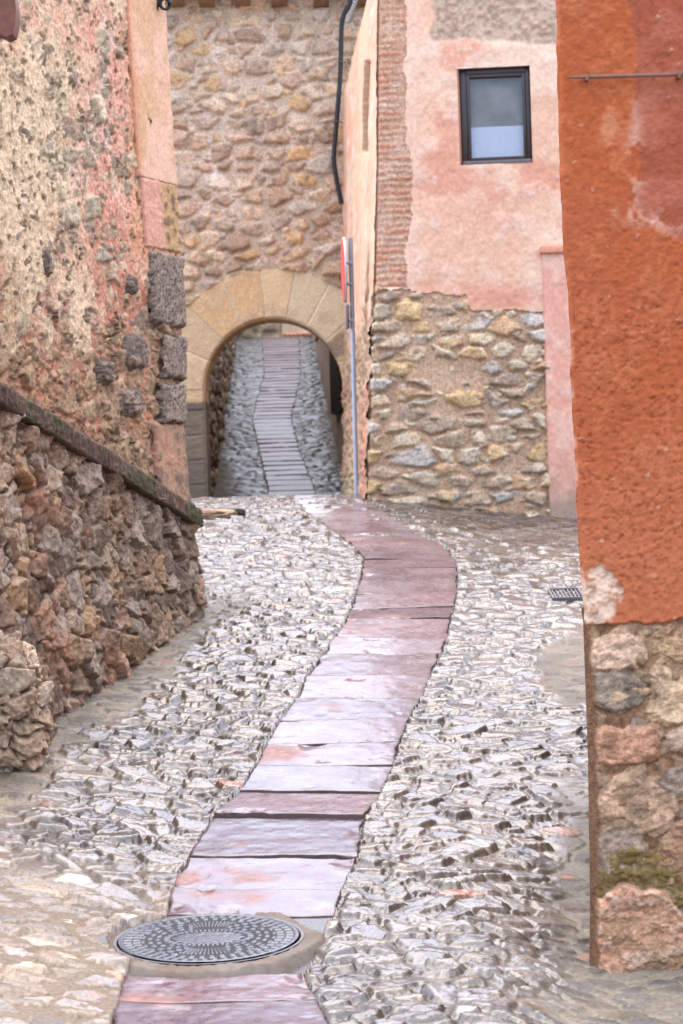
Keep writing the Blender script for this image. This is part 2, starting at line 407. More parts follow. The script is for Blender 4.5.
# ------------------------------------------------------------------ red slab strip
SLAB_C = [(.105, .055, .068), (.09, .050, .066), (.115, .058, .064), (.085, .048, .060), (.10, .060, .074)]
def slab_grid(L0, R0, L1, R1, nx, ny, k, rise, wet, gfun, gap=.004, zoff=.008, dull=0.0, pale=0.0):
    """one slab, L0/R0 near edge, L1/R1 far edge"""
    w = np.hypot(*(R0 - L0)[:2]); d = np.hypot(*(L1 - L0)[:2])
    def axis(n, ln):
        e_ = np.array([0, .0015, .003, .006]) / ln
        return np.concatenate([e_, np.linspace(.012 / ln, 1 - .012 / ln, n), 1 - e_[::-1]])
    s = axis(nx, w)[None, :]; t = axis(ny, d)[:, None]; nx, ny = s.shape[1], t.shape[0]
    gs = gap / w; gt = gap / d
    s_ = gs + s * (1 - 2 * gs) + 0 * t; t_ = gt + t * (1 - 2 * gt) + 0 * s
    a = L0[None, None, :] * (1 - s_)[..., None] + R0[None, None, :] * s_[..., None]
    b = L1[None, None, :] * (1 - s_)[..., None] + R1[None, None, :] * s_[..., None]
    p = a * (1 - t_)[..., None] + b * t_[..., None]
    x, y = p[..., 0], p[..., 1]
    ed = np.minimum(np.minimum(s, 1 - s) * w + 0 * t, np.minimum(t, 1 - t) * d + 0 * s)
    irr = .019 * fbm(x * 9 + k, y * 9, 4, 200 + k)
    p[..., 0] += irr * (1 - np.minimum(1, ed / .08)); p[..., 1] += .013 * fbm(x * 8, y * 8 + k, 4, 300 + k) * (1 - np.minimum(1, ed / .08))
    rr = np.clip(ed / .0015, 0, 1); prof = -.045 * (1 - rr) - .004 * (1 - np.clip(ed / .008, 0, 1)) ** 2
    tx, ty = random.uniform(-.008, .008), rise
    z = gfun(x, y) + zoff + tx * (s_ - .5) + ty * (.5 - t_) + prof + .0018 * fbm(x * 4 + k, y * 4, 3, 210) + .0010 * fbm(x * 16, y * 16, 3, 211)
    z = z - .010 * ss(.35, .75, fbm(x * 6 + 3 * k, y * 6, 3, 215)) * ss(.0, .1, .12 - ed)
    p[..., 2] = z
    c = np.array(SLAB_C[k % 5])[None, None] * np.ones((ny, nx, 1)) * random.uniform(.85, 1.2)
    n = fbm(x * 3.2 + k * 3, y * 4.5, 4, 220)
    dr = ss(.12, .6, n + .6 * (.30 - s_) - wet)         # dry reddish stain, mostly towards the left edge
    c = mixc(c, (.21, .095, .07), dr)
    c = mixc(c, (.24, .18, .16), ss(.35, .7, fbm(x * 7, y * 9, 3, 222 + k)) * .55)
    g_ = fbm(x * 45 + k, y * 60, 4, 228); c = c * (1 + .55 * g_)[..., None]; c = mixc(c, (.07, .048, .04), ss(.05, .0, ed + .03 * n) * .55)
    c = mixc(c, (.05, .033, .03), ss(.004, .0, ed))
    rg = lerp(.30 + .14 * g_ + .12 * fbm(x * 9, y * 11, 4, 223), .6, dr)
    rg = lerp(rg, .95, ss(.005, .002, ed))
    c = mixc(c, np.array([.20, .15, .155]), pale * ss(-.5, .3, fbm(x * 4, y * 5, 3, 225)) * ss(.0, .02, ed)); c = c * (1 - .45 * dull); rg = lerp(rg, .60, dull)  # pale tint stands in for sky sheen that the far slabs lack
    return p, c, rg
def merge_grids(name, lst, mat):
    V, Fc, C, Rg = [], [], [], []; o = 0
    for p, c, r in lst:
        nr, nc = p.shape[:2]; V.append(p.reshape(-1, 3)); C.append(c.reshape(-1, 3)); Rg.append(r.reshape(-1)); Fc.append(grid_faces(nr, nc).reshape(-1, 4) + o); o += nr * nc
    return link(name, arr_mesh(name, np.concatenate(V), np.concatenate(Fc), np.concatenate(C), np.concatenate(Rg)), mat)
def build_path():
    lst = []
    for i in range(len(PATH) - 1):
        (y0, a0, b0), (y1, a1, b1) = PATH[i], PATH[i + 1]
        if (y0, y1) == (976, 915): continue
        s0 = (i * 37 % 7 - 3) * .5
        L0, R0, L1, R1 = ground_hit(a0, y0 + s0), ground_hit(b0, y0 - s0 - 1), ground_hit(a1, y1 + s0), ground_hit(b1, y1 - s0 - 1)
        rise = -.006 + .008 * ((i * 53) % 4) / 3 - .009 * (y0 < 750)
        if y0 in (641, 608, 860, 818): rise += .016
        if y0 == 915: rise = -.02
        if y0 <= 656: rise = .018 if y0 in (622, 571) else -.024
        if y0 < 600: rise *= .7
        wet = .05 + .16 * ((i * 29) % 5) / 4
        if y0 in (915, 818): wet = -.25
        lst.append(slab_grid(L0, R0, L1, R1, 90, max(14, 50 - i), i, rise, wet, ground, .004 if y0 > 680 else .011, .008, 0, float(ss(780, 640, y0)) * (.1 if y0 in (622, 571) else .5)))
    # the strip bends towards the gateway and sinks below the crest
    c0 = [(.24, 15.05), (.15, 15.6), (.03, 16.3), (-.03, 17.0), (-.09, 17.8), (-.13, 18.6), (-.17, 19.4)]
    for i in range(len(c0) - 1):
        (xa, ya), (xb, yb) = c0[i], c0[i + 1]
        w = .29
        g = lambda x, y: np.array([x, y, 0.0])
        lst.append(slab_grid(g(xa - w, ya), g(xa + w, ya), g(xb - w, yb), g(xb + w, yb), 50, 30, i + 3, -.02, .45, ground, .008, .012, 0, .7))
    o = merge_grids('paving_slabs', lst, M['slab']); o['kind'] = 'structure'
    # stepped strip beyond the gateway
    SB = [(505, 266, 320), (490, 268, 314), (450, 259, 299), (419, 252, 291), (398, 257, 296), (375, 264, 301), (355, 263, 300), (334, 261, 299)]
    ys = np.array([q[0] for q in SB][::-1], float); xl = np.array([q[1] for q in SB][::-1], float); xr = np.array([q[2] for q in SB][::-1], float)
    lst = []; Ds = np.arange(25.0, 40.6, .31)
    def edge(D):
        gz = float(ground(-.6, np.array(D))); _, py = proj(-.6, D, gz)
        py = float(py); l = np.interp(py, ys, xl); r = np.interp(py, ys, xr)
        a, b = P(l, py, D), P(r, py, D); a[2] = b[2] = 0; return a, b
    for i in range(len(Ds) - 1):
        a0, b0 = edge(Ds[i]); a1, b1 = edge(Ds[i + 1])
        lst.append(slab_grid(a0, b0, a1, b1, 26, 14, i, .002 + .014 * random.random(), .25 + .1 * random.random(), ground, .003, .022, .95))
    o = merge_grids('stepped_slabs', lst, M['dslab']); o['kind'] = 'structure'
    # cobbles either side of them
    D = np.arange(24.7, 41.2, .028); t = np.linspace(-2.2, .7, 130)
    X, Y = np.meshgrid(t, D)
    e, hs, tt, h = cobble_layer(X, Y, .14, .17, 8, .006, .025, .024, .12)
    col = pal(hs[5], [(.10, .085, .07), (.07, .06, .05), (.13, .115, .095), (.055, .047, .04), (.09, .078, .065)])
    isM = h < .006; col[isM] = (.035, .028, .022)
    h = np.maximum(h, .004); h = np.where(hs[7] < .2, .006, h)
    aL = np.array([edge(d)[0][0] for d in D])[:, None]; aR = np.array([edge(d)[1][0] for d in D])[:, None]
    inn = (X > aL + .01) & (X < aR - .01); h = np.where(inn, -.08, h)
    far = ss(.22, .6, np.maximum(np.maximum(aL - X, X - aR), 0) + .12 * fbm(X * 2, Y * 1.2, 3, 18) - .02 * (Y - 26))
    col = mixc(col * .55, (.06, .048, .033), far * .85); h = lerp(h, h * .5, far)
    pos = np.stack([X, Y, ground(X, Y) + h], -1)
    o = grid_obj('cobbled_ramp', pos, col, lerp(.42 + .12 * fbm(X * 6, Y * 6, 3, 19), .85, far), M['dcobble'])[0]; o['kind'] = 'structure'
build_path()

# ------------------------------------------------------------------ manhole cover
def build_manhole():
    root = thing('manhole_cover', 'round cast iron manhole cover set in the slab strip at the bottom of the lane', 'manhole cover', mh)
    dz = float(ground(mh[0], np.array(mh[1] + .3)) - ground(mh[0], np.array(mh[1] - .3))) / .6 * .55
    def ring(r0, r1, nr, nt, fn, name, mat, closed_center=False):
        rr = np.linspace(r0, r1, nr)[:, None]; th = np.linspace(0, 2 * np.pi, nt)[None, :]
        r = rr + 0 * th; t = th + 0 * rr
        h, c, rg = fn(r, t)
        x = mh[0] + r * np.cos(t); y = mh[1] + r * np.sin(t)
        return grid_obj(name, np.stack([x, y, lerp(mh[2] + (y - mh[1]) * dz, ground(x, y), ss(.33, .45, r)) + h], -1), c, rg, mat, root, flip=True)[0]
    def lid(r, t):
        h = np.zeros(r.shape); q = lambda a, b, w=.004: ss(a - w, a, r) * ss(b + w, b, r)
        ox = np.hypot(r * np.cos(t) / 1.22, r * np.sin(t) / .80)
        sc = .092 + .006 * np.cos(t * 20)
        h += .004 * ss(sc + .004, sc - .001, ox)
        ring1 = ss(.104, .108, ox) * ss(.126, .122, ox)
        h += .006 * ring1 * ss(-.2, .2, np.sin(t * 40))
        ring2 = ss(.132, .136, ox) * q(.0, .222)
        bar = ss(-.1, .25, np.sin(t * 26 + np.floor(r / .026) * 2.1)) * ss(.05, .25, np.abs((r / .026) % 1 - .5) * -1 + .45)
        fan = np.maximum(ss(.93, .96, np.abs(np.cos(t))) * 0, ss(.90, .93, np.abs(np.sin(t))))
        rad = ss(-.1, .3, np.sin(t * 90))
        h += .006 * ring2 * lerp(bar, rad * ss(.14, .145, r) * ss(.205, .2, r), fan)
        h += .006 * q(.228, .252) * ss(-.3, .1, np.sin(t * 46))
        h += .006 * q(.258, .282) * ss(-.3, .1, np.sin(t * 52 + 1))
        h += .007 * q(.288, .299)
        h += .0006 * fbm(r * np.cos(t) * 60, r * np.sin(t) * 60, 3, 5)
        c = np.array([.085, .088, .10])[None, None] * (.75 + .55 * ss(.001, .005, h))[..., None]
        c = mixc(c, (.012, .010, .010), ss(.0035, .0005, h) * .92)
        return h + .018, c, lerp(.8, .2, ss(.0015, .004, h))
    ring(.0008, .300, 170, 720, lid, 'lid', M['iron'])
    def frame(r, t):
        h = .020 - .03 * (ss(.306, .302, r))
        c = np.array([.13, .13, .14])[None, None] * np.ones(r.shape + (1,)); c = mixc(c, (.02, .02, .02), ss(.307, .304, r))
        return h, c, np.full(r.shape, .35)
    ring(.300, .316, 8, 240, frame, 'frame', M['iron'])
    def collar(r, t):
        x, y = r * np.cos(t), r * np.sin(t)
        lim = .37 + .035 * fbm(np.cos(t) * 2 + 5, np.sin(t) * 2, 3, 9)
        h = .017 + .004 * fbm(x * 14, y * 14, 4, 8) + .003 * fbm(x * 60, y * 60, 2, 8) - .04 * ss(lim - .02, lim + .02, r) 
        c = mixc(np.ones(r.shape + (3,)) * np.array([.15, .122, .10]), (.13, .095, .07), ss(-.2, .5, fbm(x * 9, y * 9, 4, 7)))
        return h, c, np.full(r.shape, .55)
    ring(.316, .47, 50, 360, collar, 'mortar_collar', M['plaster'])
build_manhole()

# ------------------------------------------------------------------ rubble low wall on the left
LW = Panel((-1.33 - .216 * 2.0, 10 - 2.0), (-.82, 12.42))
def top_low(U):
    D = LW.A[1] + LW.u[1] * U
    return np.interp(D, [6, 9.27, 12.4, 14], [1.10, .43, -.20, -.52])
def rubble_cols(hs, cols): return pal(hs[5], cols) * (.78 + .44 * hs[6])[..., None]
def build_low_wall():
    base = LW.base(LW.L * .5, -1.0); root = thing('retaining_wall', 'low rubble stone retaining wall with sloping dark coping beside the lane', 'stone wall', base)
    us = np.linspace(0, LW.L, int(LW.L / .0075)); ts = np.linspace(0, 1, 230)
    U, T = np.meshgrid(us, ts)
    g = ground(LW.A[0] + LW.u[0] * U, LW.A[1] + LW.u[1] * U) - E - .08
    V = lerp(g, top_low(U) - .03, T)
    wu = U + .035 * fbm(U * 6, V * 6, 3, 21) + .008 * fbm(U * 30, V * 30, 2, 22); wv = V + .03 * fbm(U * 6, V * 6, 3, 23) + .008 * fbm(U * 30, V * 30, 2, 24)
    e, hs, du, dv = stones(wu, wv, 0.20, .14, 5, .95, .45)
    h, t = stone_relief(e, hs, du, dv, .003 + .008 * hs[8], .016, .036, .34, .30)
    e2, hs2, du2, dv2 = stones(wu + 3, wv + 1, .075, .055, 6, .9, .4)
    h2, t2 = stone_relief(e2, hs2, du2, dv2, .006, .014, .03, .5, .6)
    rough = fbm(U * 26, V * 26, 4, 25)
    h = h + .012 * rough * t + .014 * fbm(U * 11, V * 11, 3, 26) * t + .005 * fbm(U * 60, V * 60, 3, 29) * t
    h = np.maximum(h, h2 * .9)
    mort = .013 + .008 * fbm(U * 16, V * 16, 4, 27)
    hole = ss(.25, .5, fbm(U * 5, V * 5, 3, 28))
    mort = mort - .02 * hole
    isS = h > mort
    hh = np.maximum(h, mort)
    col = rubble_cols(hs, [(.33, .24, .18), (.25, .185, .145), (.37, .29, .225), (.20, .15, .125), (.33, .24, .17), (.30, .25, .215), (.27, .18, .135), (.36, .25, .16), (.33, .28, .24), (.24, .17, .13)])
    col = mixc(col, col * np.array([.55, .5, .47]), ss(0, .6, rough + .3 * fbm(U * 4, V * 4, 3, 31)) * .75)
    col = mixc(col, (.44, .37, .31), ss(.25, .6, fbm(U * 8, V * 8, 4, 32)) * .6)
    col = mixc(col, (.30, .14, .075), ss(.2, .6, fbm(U * 3.4, V * 3.4, 4, 34)) * .55)
    moss = ss(.3, .6, fbm(U * 5, V * 5, 4, 33) + .25 * ss(-.35, -.15, V) * 0 - .05) * ss(2.6, 3.4, U)
    col = mixc(col, (.10, .095, .035), moss * .7)
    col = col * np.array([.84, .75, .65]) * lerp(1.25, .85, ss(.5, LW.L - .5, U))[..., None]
    mc = mixc(np.ones(U.shape + (3,)) * np.array([.16, .105, .068]), (.08, .054, .038), ss(-.2, .4, fbm(U * 12, V * 12, 3, 35)))
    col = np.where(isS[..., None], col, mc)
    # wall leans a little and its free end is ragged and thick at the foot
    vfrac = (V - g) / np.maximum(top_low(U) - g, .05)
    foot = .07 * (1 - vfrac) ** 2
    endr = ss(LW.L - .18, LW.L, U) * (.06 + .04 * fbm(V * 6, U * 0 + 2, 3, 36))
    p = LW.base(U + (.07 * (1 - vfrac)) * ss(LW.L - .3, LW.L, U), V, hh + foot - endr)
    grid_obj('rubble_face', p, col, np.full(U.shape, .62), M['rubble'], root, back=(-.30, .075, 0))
    # coping
    us = np.linspace(0, LW.L - .10, 420); prof = []
    # cross-section: front bottom -> front top -> top back
    cs = [(-.02, -.058), (.060, -.056), (.068, -.050), (.071, -.02), (.070, .030), (.063, .042), (.03, .046), (-.06, .048), (-.16, .048), (-.24, .046), (-.29, .04), (-.30, -.05)]
    dcs = []
    for (a, b), (c, d) in zip(cs[:-1], cs[1:]):
        for k in range(6): dcs.append((a + (c - a) * k / 6, b + (d - b) * k / 6))
    dcs.append(cs[-1])
    ho = np.array([q[0] for q in dcs])[:, None]; vo = np.array([q[1] for q in dcs])[:, None]
    U = us[None, :] + 0 * ho
    nz = fbm(U * 9, (ho + vo) * 14, 4, 41); nz2 = fbm(U * 40, (ho + vo) * 40, 3, 42)
    joint = np.zeros(U.shape)
    for j in (.6, 1.35, 2.0, 2.75, 3.5, 4.1): joint += np.exp(-((U - j - .02 * nz) / .008) ** 2)
    hh = ho * (1 + .10 * nz) + .007 * nz2 - .018 * joint * (ho > 0)
    V = top_low(U) + vo + .007 * nz * (vo > -.03) + .004 * nz2 + .008 * fbm(U * 1.6, 0 * U, 2, 43)
    p = LW.base(U, V, hh)
    col = mixc(np.ones(U.shape + (3,)) * np.array([.095, .052, .036]), (.06, .036, .027), ss(-.2, .4, nz))
    col = mixc(col, (.20, .14, .10), ss(.15, .5, nz2) * .6)
    col = mixc(col, (.055, .06, .02), ss(.0, .5, fbm(U * 5, ho * 20, 3, 44) + .5 * ss(3.2, 4.4, U)) * .6)
    grid_obj('coping', p, col, np.full(U.shape, .6), M['rubble'], root)
build_low_wall()

def blob_rock(name, c, size, seed, mat, col_fn, n=110, square=2.6, amp=.16, zrot=0.0):
    th = np.linspace(0, 2 * np.pi, n * 2)[None, :]; ph = np.linspace(.001, np.pi - .001, n)[:, None]
    x = np.sin(ph) * np.cos(th); y = np.sin(ph) * np.sin(th); z = np.cos(ph) + 0 * th
    q = (np.abs(x) ** square + np.abs(y) ** square + np.abs(z) ** square) ** (1 / square)
    x, y, z = x / q, y / q, z / q
    a = fbm(x * 1.7 + seed + z * .7, y * 1.7 - z * 1.9, 5, seed, .55)
    e, hs, du, dv = stones((np.arctan2(y, x)) * .5 + .03 * a, z * .5 + .25 * (x + y) * .2 + .05 * a, 0.42, .30, seed, .95, .4)
    st = np.clip(e / .05 + .25 * a, 0, 1)
    k = 1 + amp * a + .07 * (st - 1) + .10 * (hs[0] - .5) * st + .10 * fbm(x * 5 + z * 4, y * 5 - z * 4, 3, seed + 8) + .05 * fbm(x * 14 + z * 9, y * 14 - z * 5, 4, seed + 3)
    px_, py_ = math.cos(zrot), math.sin(zrot)
    X, Y, Z = x * size[0] * k, y * size[1] * k, z * size[2] * k
    pos = np.stack([c[0] + X * px_ - Y * py_, c[1] + X * py_ + Y * px_, c[2] + Z], -1)
    col, rg = col_fn(x, y, z, a, st, hs)
    return pos, col, rg
def build_buttress():
    c = P(-6, 708, 9.2); sx, sy, sz = .185, .22, .265
    th = np.linspace(0, 2 * np.pi, 420)[None, :]; ph = np.linspace(.02, np.pi - .02, 260)[:, None]
    x = np.sin(ph) * np.cos(th); y = np.sin(ph) * np.sin(th); z = np.cos(ph) + 0 * th
    q = (np.abs(x) ** 3 + np.abs(y) ** 3 + np.abs(z) ** 3) ** (1 / 3); x, y, z = x / q, y / q, z / q
    ua = np.arctan2(y, x) * .26 * (.5 + .5 * np.sin(ph)); va = -(ph - 1.57) * .36 + 0 * th
    wu = ua + .03 * fbm(ua * 8, va * 8, 3, 71); wv = va + .025 * fbm(ua * 8, va * 8, 3, 72)
    e, hs, du, dv = stones(wu, wv, .13, .095, 73, .95, .45)
    h, t = stone_relief(e, hs, du, dv, .003, .016, .040, .6, .45)
    e2, hs2, du2, dv2 = stones(wu + 3, wv + 2, .05, .04, 74, .9, .4)
    h2, t2 = stone_relief(e2, hs2, du2, dv2, .003, .010, .024, .5, .5)
    h = np.maximum(h, h2) + .012 * fbm(ua * 24, va * 24, 4, 75) * t + .006 * fbm(ua * 60, va * 60, 3, 76) * t
    k = 1 + .16 * fbm(x * 1.6 + z, y * 1.6 - z, 4, 77)
    pos = np.stack([c[0] + x * (sx * k + h), c[1] + y * (sy * k + h), c[2] + z * (sz * k + h)], -1)
    col = pal(hs[5], [(.48, .40, .32), (.42, .33, .25), (.52, .45, .37), (.36, .28, .21), (.45, .34, .25)]) * (.8 + .4 * hs[6])[..., None]
    col = mixc(col, (.15, .10, .07), (1 - np.maximum(t, t2)) * .9); col = col * np.array([1.14, 1.04, .93]); col = mixc(col, col * .6, ss(0, .5, fbm(ua * 14, va * 14, 4, 78)) * .7)
    o = grid_obj('rubble_buttress', pos, col, np.full(z.shape, .65), M['rubble'])[0]
    tag(o, 'rough pale rubble buttress bulging from the near foot of the retaining wall', 'rock')
build_buttress()

# ------------------------------------------------------------------ left house (old rubble and worn render)
def build_left_house():
    C = P(173, 300, 13.5); a = R(22)
    Lw = 3.3
    A = (C[0] - math.sin(a) * Lw, C[1] - math.cos(a) * Lw)
    pn = Panel(A, C[:2])
    root = thing('old_stone_house', 'old house with worn pink and cream render over rubble behind the retaining wall', 'house', pn.base(Lw * .5, -.9))
    z0, z1 = -1.15, 3.55
    us = ax(0, Lw, .0085); vs = ax(z0, z1, .0085)
    U, V = np.meshgrid(us, vs)
    cor = [(-60, 154), (0, 157), (100, 163), (190, 169), (250, 173), (330, 177), (400, 176), (440, 179), (530, 186)]
    cv = np.array([pn.hit(x, y)[1] for y, x in cor])[::-1]; cu = np.array([pn.hit(x, y)[0] for y, x in cor])[::-1] - Lw
    sh = lambda V: np.interp(V, cv, cu)
    shift = sh(V) * ss(Lw - .8, Lw, U)
    px, py = pn.pix(U, V)
    wu = U + .03 * fbm(U * 6, V * 6, 3, 101); wv = V + .025 * fbm(U * 6, V * 6, 3, 102)
    e, hs, du, dv = stones(wu, wv, .19, .13, 103, .9, .4)
    h, t = stone_relief(e, hs, du, dv, .008, .022, .030, .3, .25)
    h = h + .010 * fbm(U * 22, V * 22, 4, 104) * t + .005 * fbm(U * 55, V * 55, 3, 109) * t
    e2, hs2, du2, dv2 = stones(wu + 3, wv + 1, .075, .055, 113, .9, .4)
    h2, t2 = stone_relief(e2, hs2, du2, dv2, .006, .012, .026, .25, .3); h2 = h2 + .006 * fbm(U * 40, V * 40, 3, 114) * t2
    sm = (h2 > h) | ((hs[7] < .45) & (e2 > .004)); h = np.where(sm, h2, h); hs = [np.where(sm, b_, a_) for a_, b_ in zip(hs, hs2)]
    low = ss(250, 400, py)
    n1 = fbm(U * 2.1, V * 2.1, 5, 105); n2 = fbm(U * 7, V * 5, 4, 106); n3 = fbm(U * 24, V * 24, 4, 107); n4 = fbm(U * 60, V * 50, 3, 108)
    worn = n1 * .5 + n2 * .55 - .02 + .34 * low - .30 * ss(120, 150, px) * ss(330, 250, py)
    plv = lerp(.044, .014, ss(-.35, .35, worn)) + .010 * n3 + .008 * n2 + .005 * n4
    pits = ss(.20, .42, n3 + .25 * n2) * .022
    plv = plv - pits
    isS = h > plv + .002
    hh = np.maximum(h, plv)
    one = np.ones(U.shape + (3,))
    cream = one * np.array([.60, .42, .265]); 
    c = mixc(cream, (.64, .46, .31), ss(-.2, .3, n2)); c = mixc(c, (.42, .27, .15), ss(.1, .5, fbm(U * 3, V * 2, 4, 110)) * .7)
    pinkw = ss(60, 110, px + 40 * n1) * ss(420, 300, py) + ss(70, 10, py + 40 * n2) * .8
    c = mixc(c, mixc(one * np.array([.60, .29, .20]), (.64, .42, .33), ss(-.1, .4, n2)), np.clip(pinkw, 0, 1) * ss(-.5, .1, n1 + n2 * .5 + .1))
    org = ss(110, 135, px + 16 * n2) * ss(280, 230, py + 30 * n1)
    c = mixc(c, mixc(one * np.array([.56, .27, .15]), (.60, .40, .22), ss(-.1, .35, n1)), org)
    red = ss(200, 320, py + 60 * n1) * ss(-.3, .15, n1 * .8 + n2 * .7 + .12)
    c = mixc(c, mixc(one * np.array([.44, .16, .09]), (.50, .26, .17), ss(-.1, .4, n3)), red * .92)
    c = mixc(c, (.26, .155, .095), ss(300, 430, py + 50 * n2) * ss(.2, -.2, n1) * .9)
    c = c * (1 - .30 * ss(.1, .4, n3))[..., None]
    st = pal(hs[5], [(.42, .30, .18), (.20, .145, .105), (.48, .34, .21), (.36, .24, .15), (.26, .18, .125), (.48, .37, .25), (.38, .27, .18), (.28, .20, .15)]) * (.8 + .4 * hs[6])[..., None]
    st = mixc(st, (.32, .18, .095), low * .65); st = mixc(st, st * .6, ss(0, .4, n3) * .8)
    st = mixc(st, (.54, .42, .28), (1 - low) * .45 * ss(.75, .3, hs[5]))
    c = np.where(isS[..., None], st, c)
    c = mixc(c, (.07, .055, .045), ss(.5, 1, pits / .022) * .5 * (1 - isS))
    grid_obj('rubble_wall', pn.base(U, V, hh, shift), c, np.full(U.shape, .85), M['rubble'], root, back=(-1.2, 1.4, 0))
    # corner stones: px rows (y top, y bottom, dark?, width m)
    rows = [(-40, 189, 0, .50), (187, 255, 2, .47), (256, 329, 1, .44), (336, 381, 1, .30), (384, 424, 1, .34), (422, 535, 3, .42)]
    allp = []
    for i, (ya, yb, kind, w) in enumerate(rows):
        _, va = pn.hit(170, ya); _, vb = pn.hit(176, yb)
        prj = {0: .058, 1: .078, 2: .060, 3: .055}[kind]
        uu = np.linspace(0, w + .012, max(10, int(w / .008))); va += .010 if kind in (0, 2) else 0; vv = np.linspace(vb, va, max(10, int((va - vb) / .008)))
        UU, VV = np.meshgrid(uu, vv)
        d = np.minimum(np.minimum(UU, w + .012 - UU) + .0, np.minimum(VV - vb, va - VV))
        n = fbm(UU * 20 + i, VV * 20, 4, 120 + i); m = fbm(UU * 110, VV * 110, 3, 130); b = fbm(UU * 5 + i * 3, VV * 4, 3, 131)
        k = np.clip((d + (.006 if kind in (0, 2) else .022) * n) / {0: .010, 1: .026, 2: .014, 3: .034}[kind], 0, 1)
        hq = prj * np.sqrt(np.clip(1 - (1 - k) ** 2, 0, 1)) + (.005 * m + .007 * n if kind else .004 * n) 
        if kind == 0: cc = mixc(np.ones(UU.shape + (3,)) * np.array([.52, .30, .17]), (.60, .36, .25), ss(-.2, .3, b)); cc = mixc(cc, (.50, .20, .11), ss(.10, .0, UU) * .7)
        elif kind == 2: cc = mixc(np.ones(UU.shape + (3,)) * np.array([.54, .27, .19]), (.42, .25, .12), ss(.22, .30, UU)); cc = mixc(cc, (.20, .12, .07), ss(.05, .3, n) * ss(.2, .28, UU))
        elif kind == 1: cc = mixc(np.ones(UU.shape + (3,)) * np.array([.16, .115, .085]), (.30, .215, .16), ss(-.1, .4, m + .4 * n)); cc = mixc(cc, (.05, .045, .042), ss(.1, .45, -m))
        else: cc = mixc(np.ones(UU.shape + (3,)) * np.array([.32, .19, .12]), (.18, .115, .08), ss(-.2, .3, n)); cc = mixc(cc, (.42, .21, .13), ss(.1, .5, b) * .6)
        pos = pn.base(Lw - w + UU, VV, hq - .004, sh(VV))
        q = np.pad(pos, [(1, 1), (1, 1), (0, 0)], 'edge'); mk = np.ones(q.shape[:2], bool); mk[1:-1, 1:-1] = False
        q[mk] += np.array([-.04, .25, 0])
        allp.append((q, np.pad(cc, [(1, 1), (1, 1), (0, 0)], 'edge'), np.full(q.shape[:2], .8)))
    o = merge_grids('corner_stones', allp, M['ashlar']); child(o, root)
    # a few dark stones that stand out of the worn render beside the corner
    lst = []
    for k, (sx, sy, w, hgt) in enumerate([(127, 402, 24, 32), (131, 352, 26, 40), (100, 372, 16, 28), (40, 262, 10, 34), (126, 285, 12, 22)]):
        u, v = pn.hit(sx, sy); u2, _ = pn.hit(sx + w / 2, sy); _, v2 = pn.hit(sx, sy - hgt / 2)
        aw, ah = abs(u2 - u), abs(v2 - v)
        g1 = np.linspace(-1, 1, 40); UU, VV = np.meshgrid(g1, g1)
        n = fbm(UU * 2 + k, VV * 2, 4, 140 + k); m = fbm(UU * 9, VV * 9, 3, 150 + k)
        d = 1 - (np.abs(UU) ** 3.2 + np.abs(VV) ** 3.2) ** (1 / 3.2)
        hq = .07 * np.sqrt(np.clip(d * 2.4, 0, 1)) * (1 + .3 * n) + .008 * m - .008
        cc = mixc(np.ones(UU.shape + (3,)) * np.array([.15, .11, .085]), (.28, .20, .14), ss(0, .4, n + .4 * m))
        lst.append((pn.base(u + UU * aw * (1 + .15 * n), v + VV * ah * (1 + .15 * m), hq), cc, np.full(UU.shape, .8)))
    for q in lst: child(merge_grids('jutting_stone', [q], M['rubble']), root)
    # timber bracket at the top left
    b = P(2, 27, 10.6)
    th = np.linspace(0, 2 * np.pi, 40); 
    bm = MB()
    prof = [(-.22, .10), (.060, .10), (.074, .085), (.080, .02), (.074, -.05), (.060, -.098), (.03, -.112), (-.01, -.092), (-.06, -.078), (-.22, -.074)]
    vf = [[bm.bm.verts.new((b[0] + x, b[1] + dy, b[2] + z + .05)) for x, z in prof] for dy in (-.07, -.055, .055, .07)]
    for A_, B_ in zip(vf[:-1], vf[1:]):
        for k in range(len(prof)): bm.bm.faces.new((A_[k], A_[(k + 1) % len(prof)], B_[(k + 1) % len(prof)], B_[k]))
    bm.bm.faces.new(vf[0]); bm.bm.faces.new(vf[-1][::-1])
    o = bm.build('timber_bracket', M['terracotta'], root)
    # coil of black cable hanging at the top of the corner
    c0 = P(165, 4, 13.3)
    pts = []
    for k in range(60):
        t = k / 59; an = t * 4.4 * math.pi; r = .030 - .006 * math.sin(t * 9)
        pts.append((c0[0] + r * math.cos(an), c0[1] - .02 + .03 * t, c0[2] + r * 1.15 * math.sin(an)))
    tail = spline([P(160, -14, 13.3), P(160, -4, 13.3), P(158, 4, 13.3), P(156, 10, 13.3)])
    m = MB(); m.tube(pts, .0085, 10); m.tube(tail, .011, 10)
    m.tube([P(163, -14, 13.3), P(163, -6, 13.3), pts[0]], .008, 10)
    o = m.build('cable_coil', M['black']); tag(o, 'small black cable coil hanging at the upper corner of the old stone house', 'cable')
build_left_house()

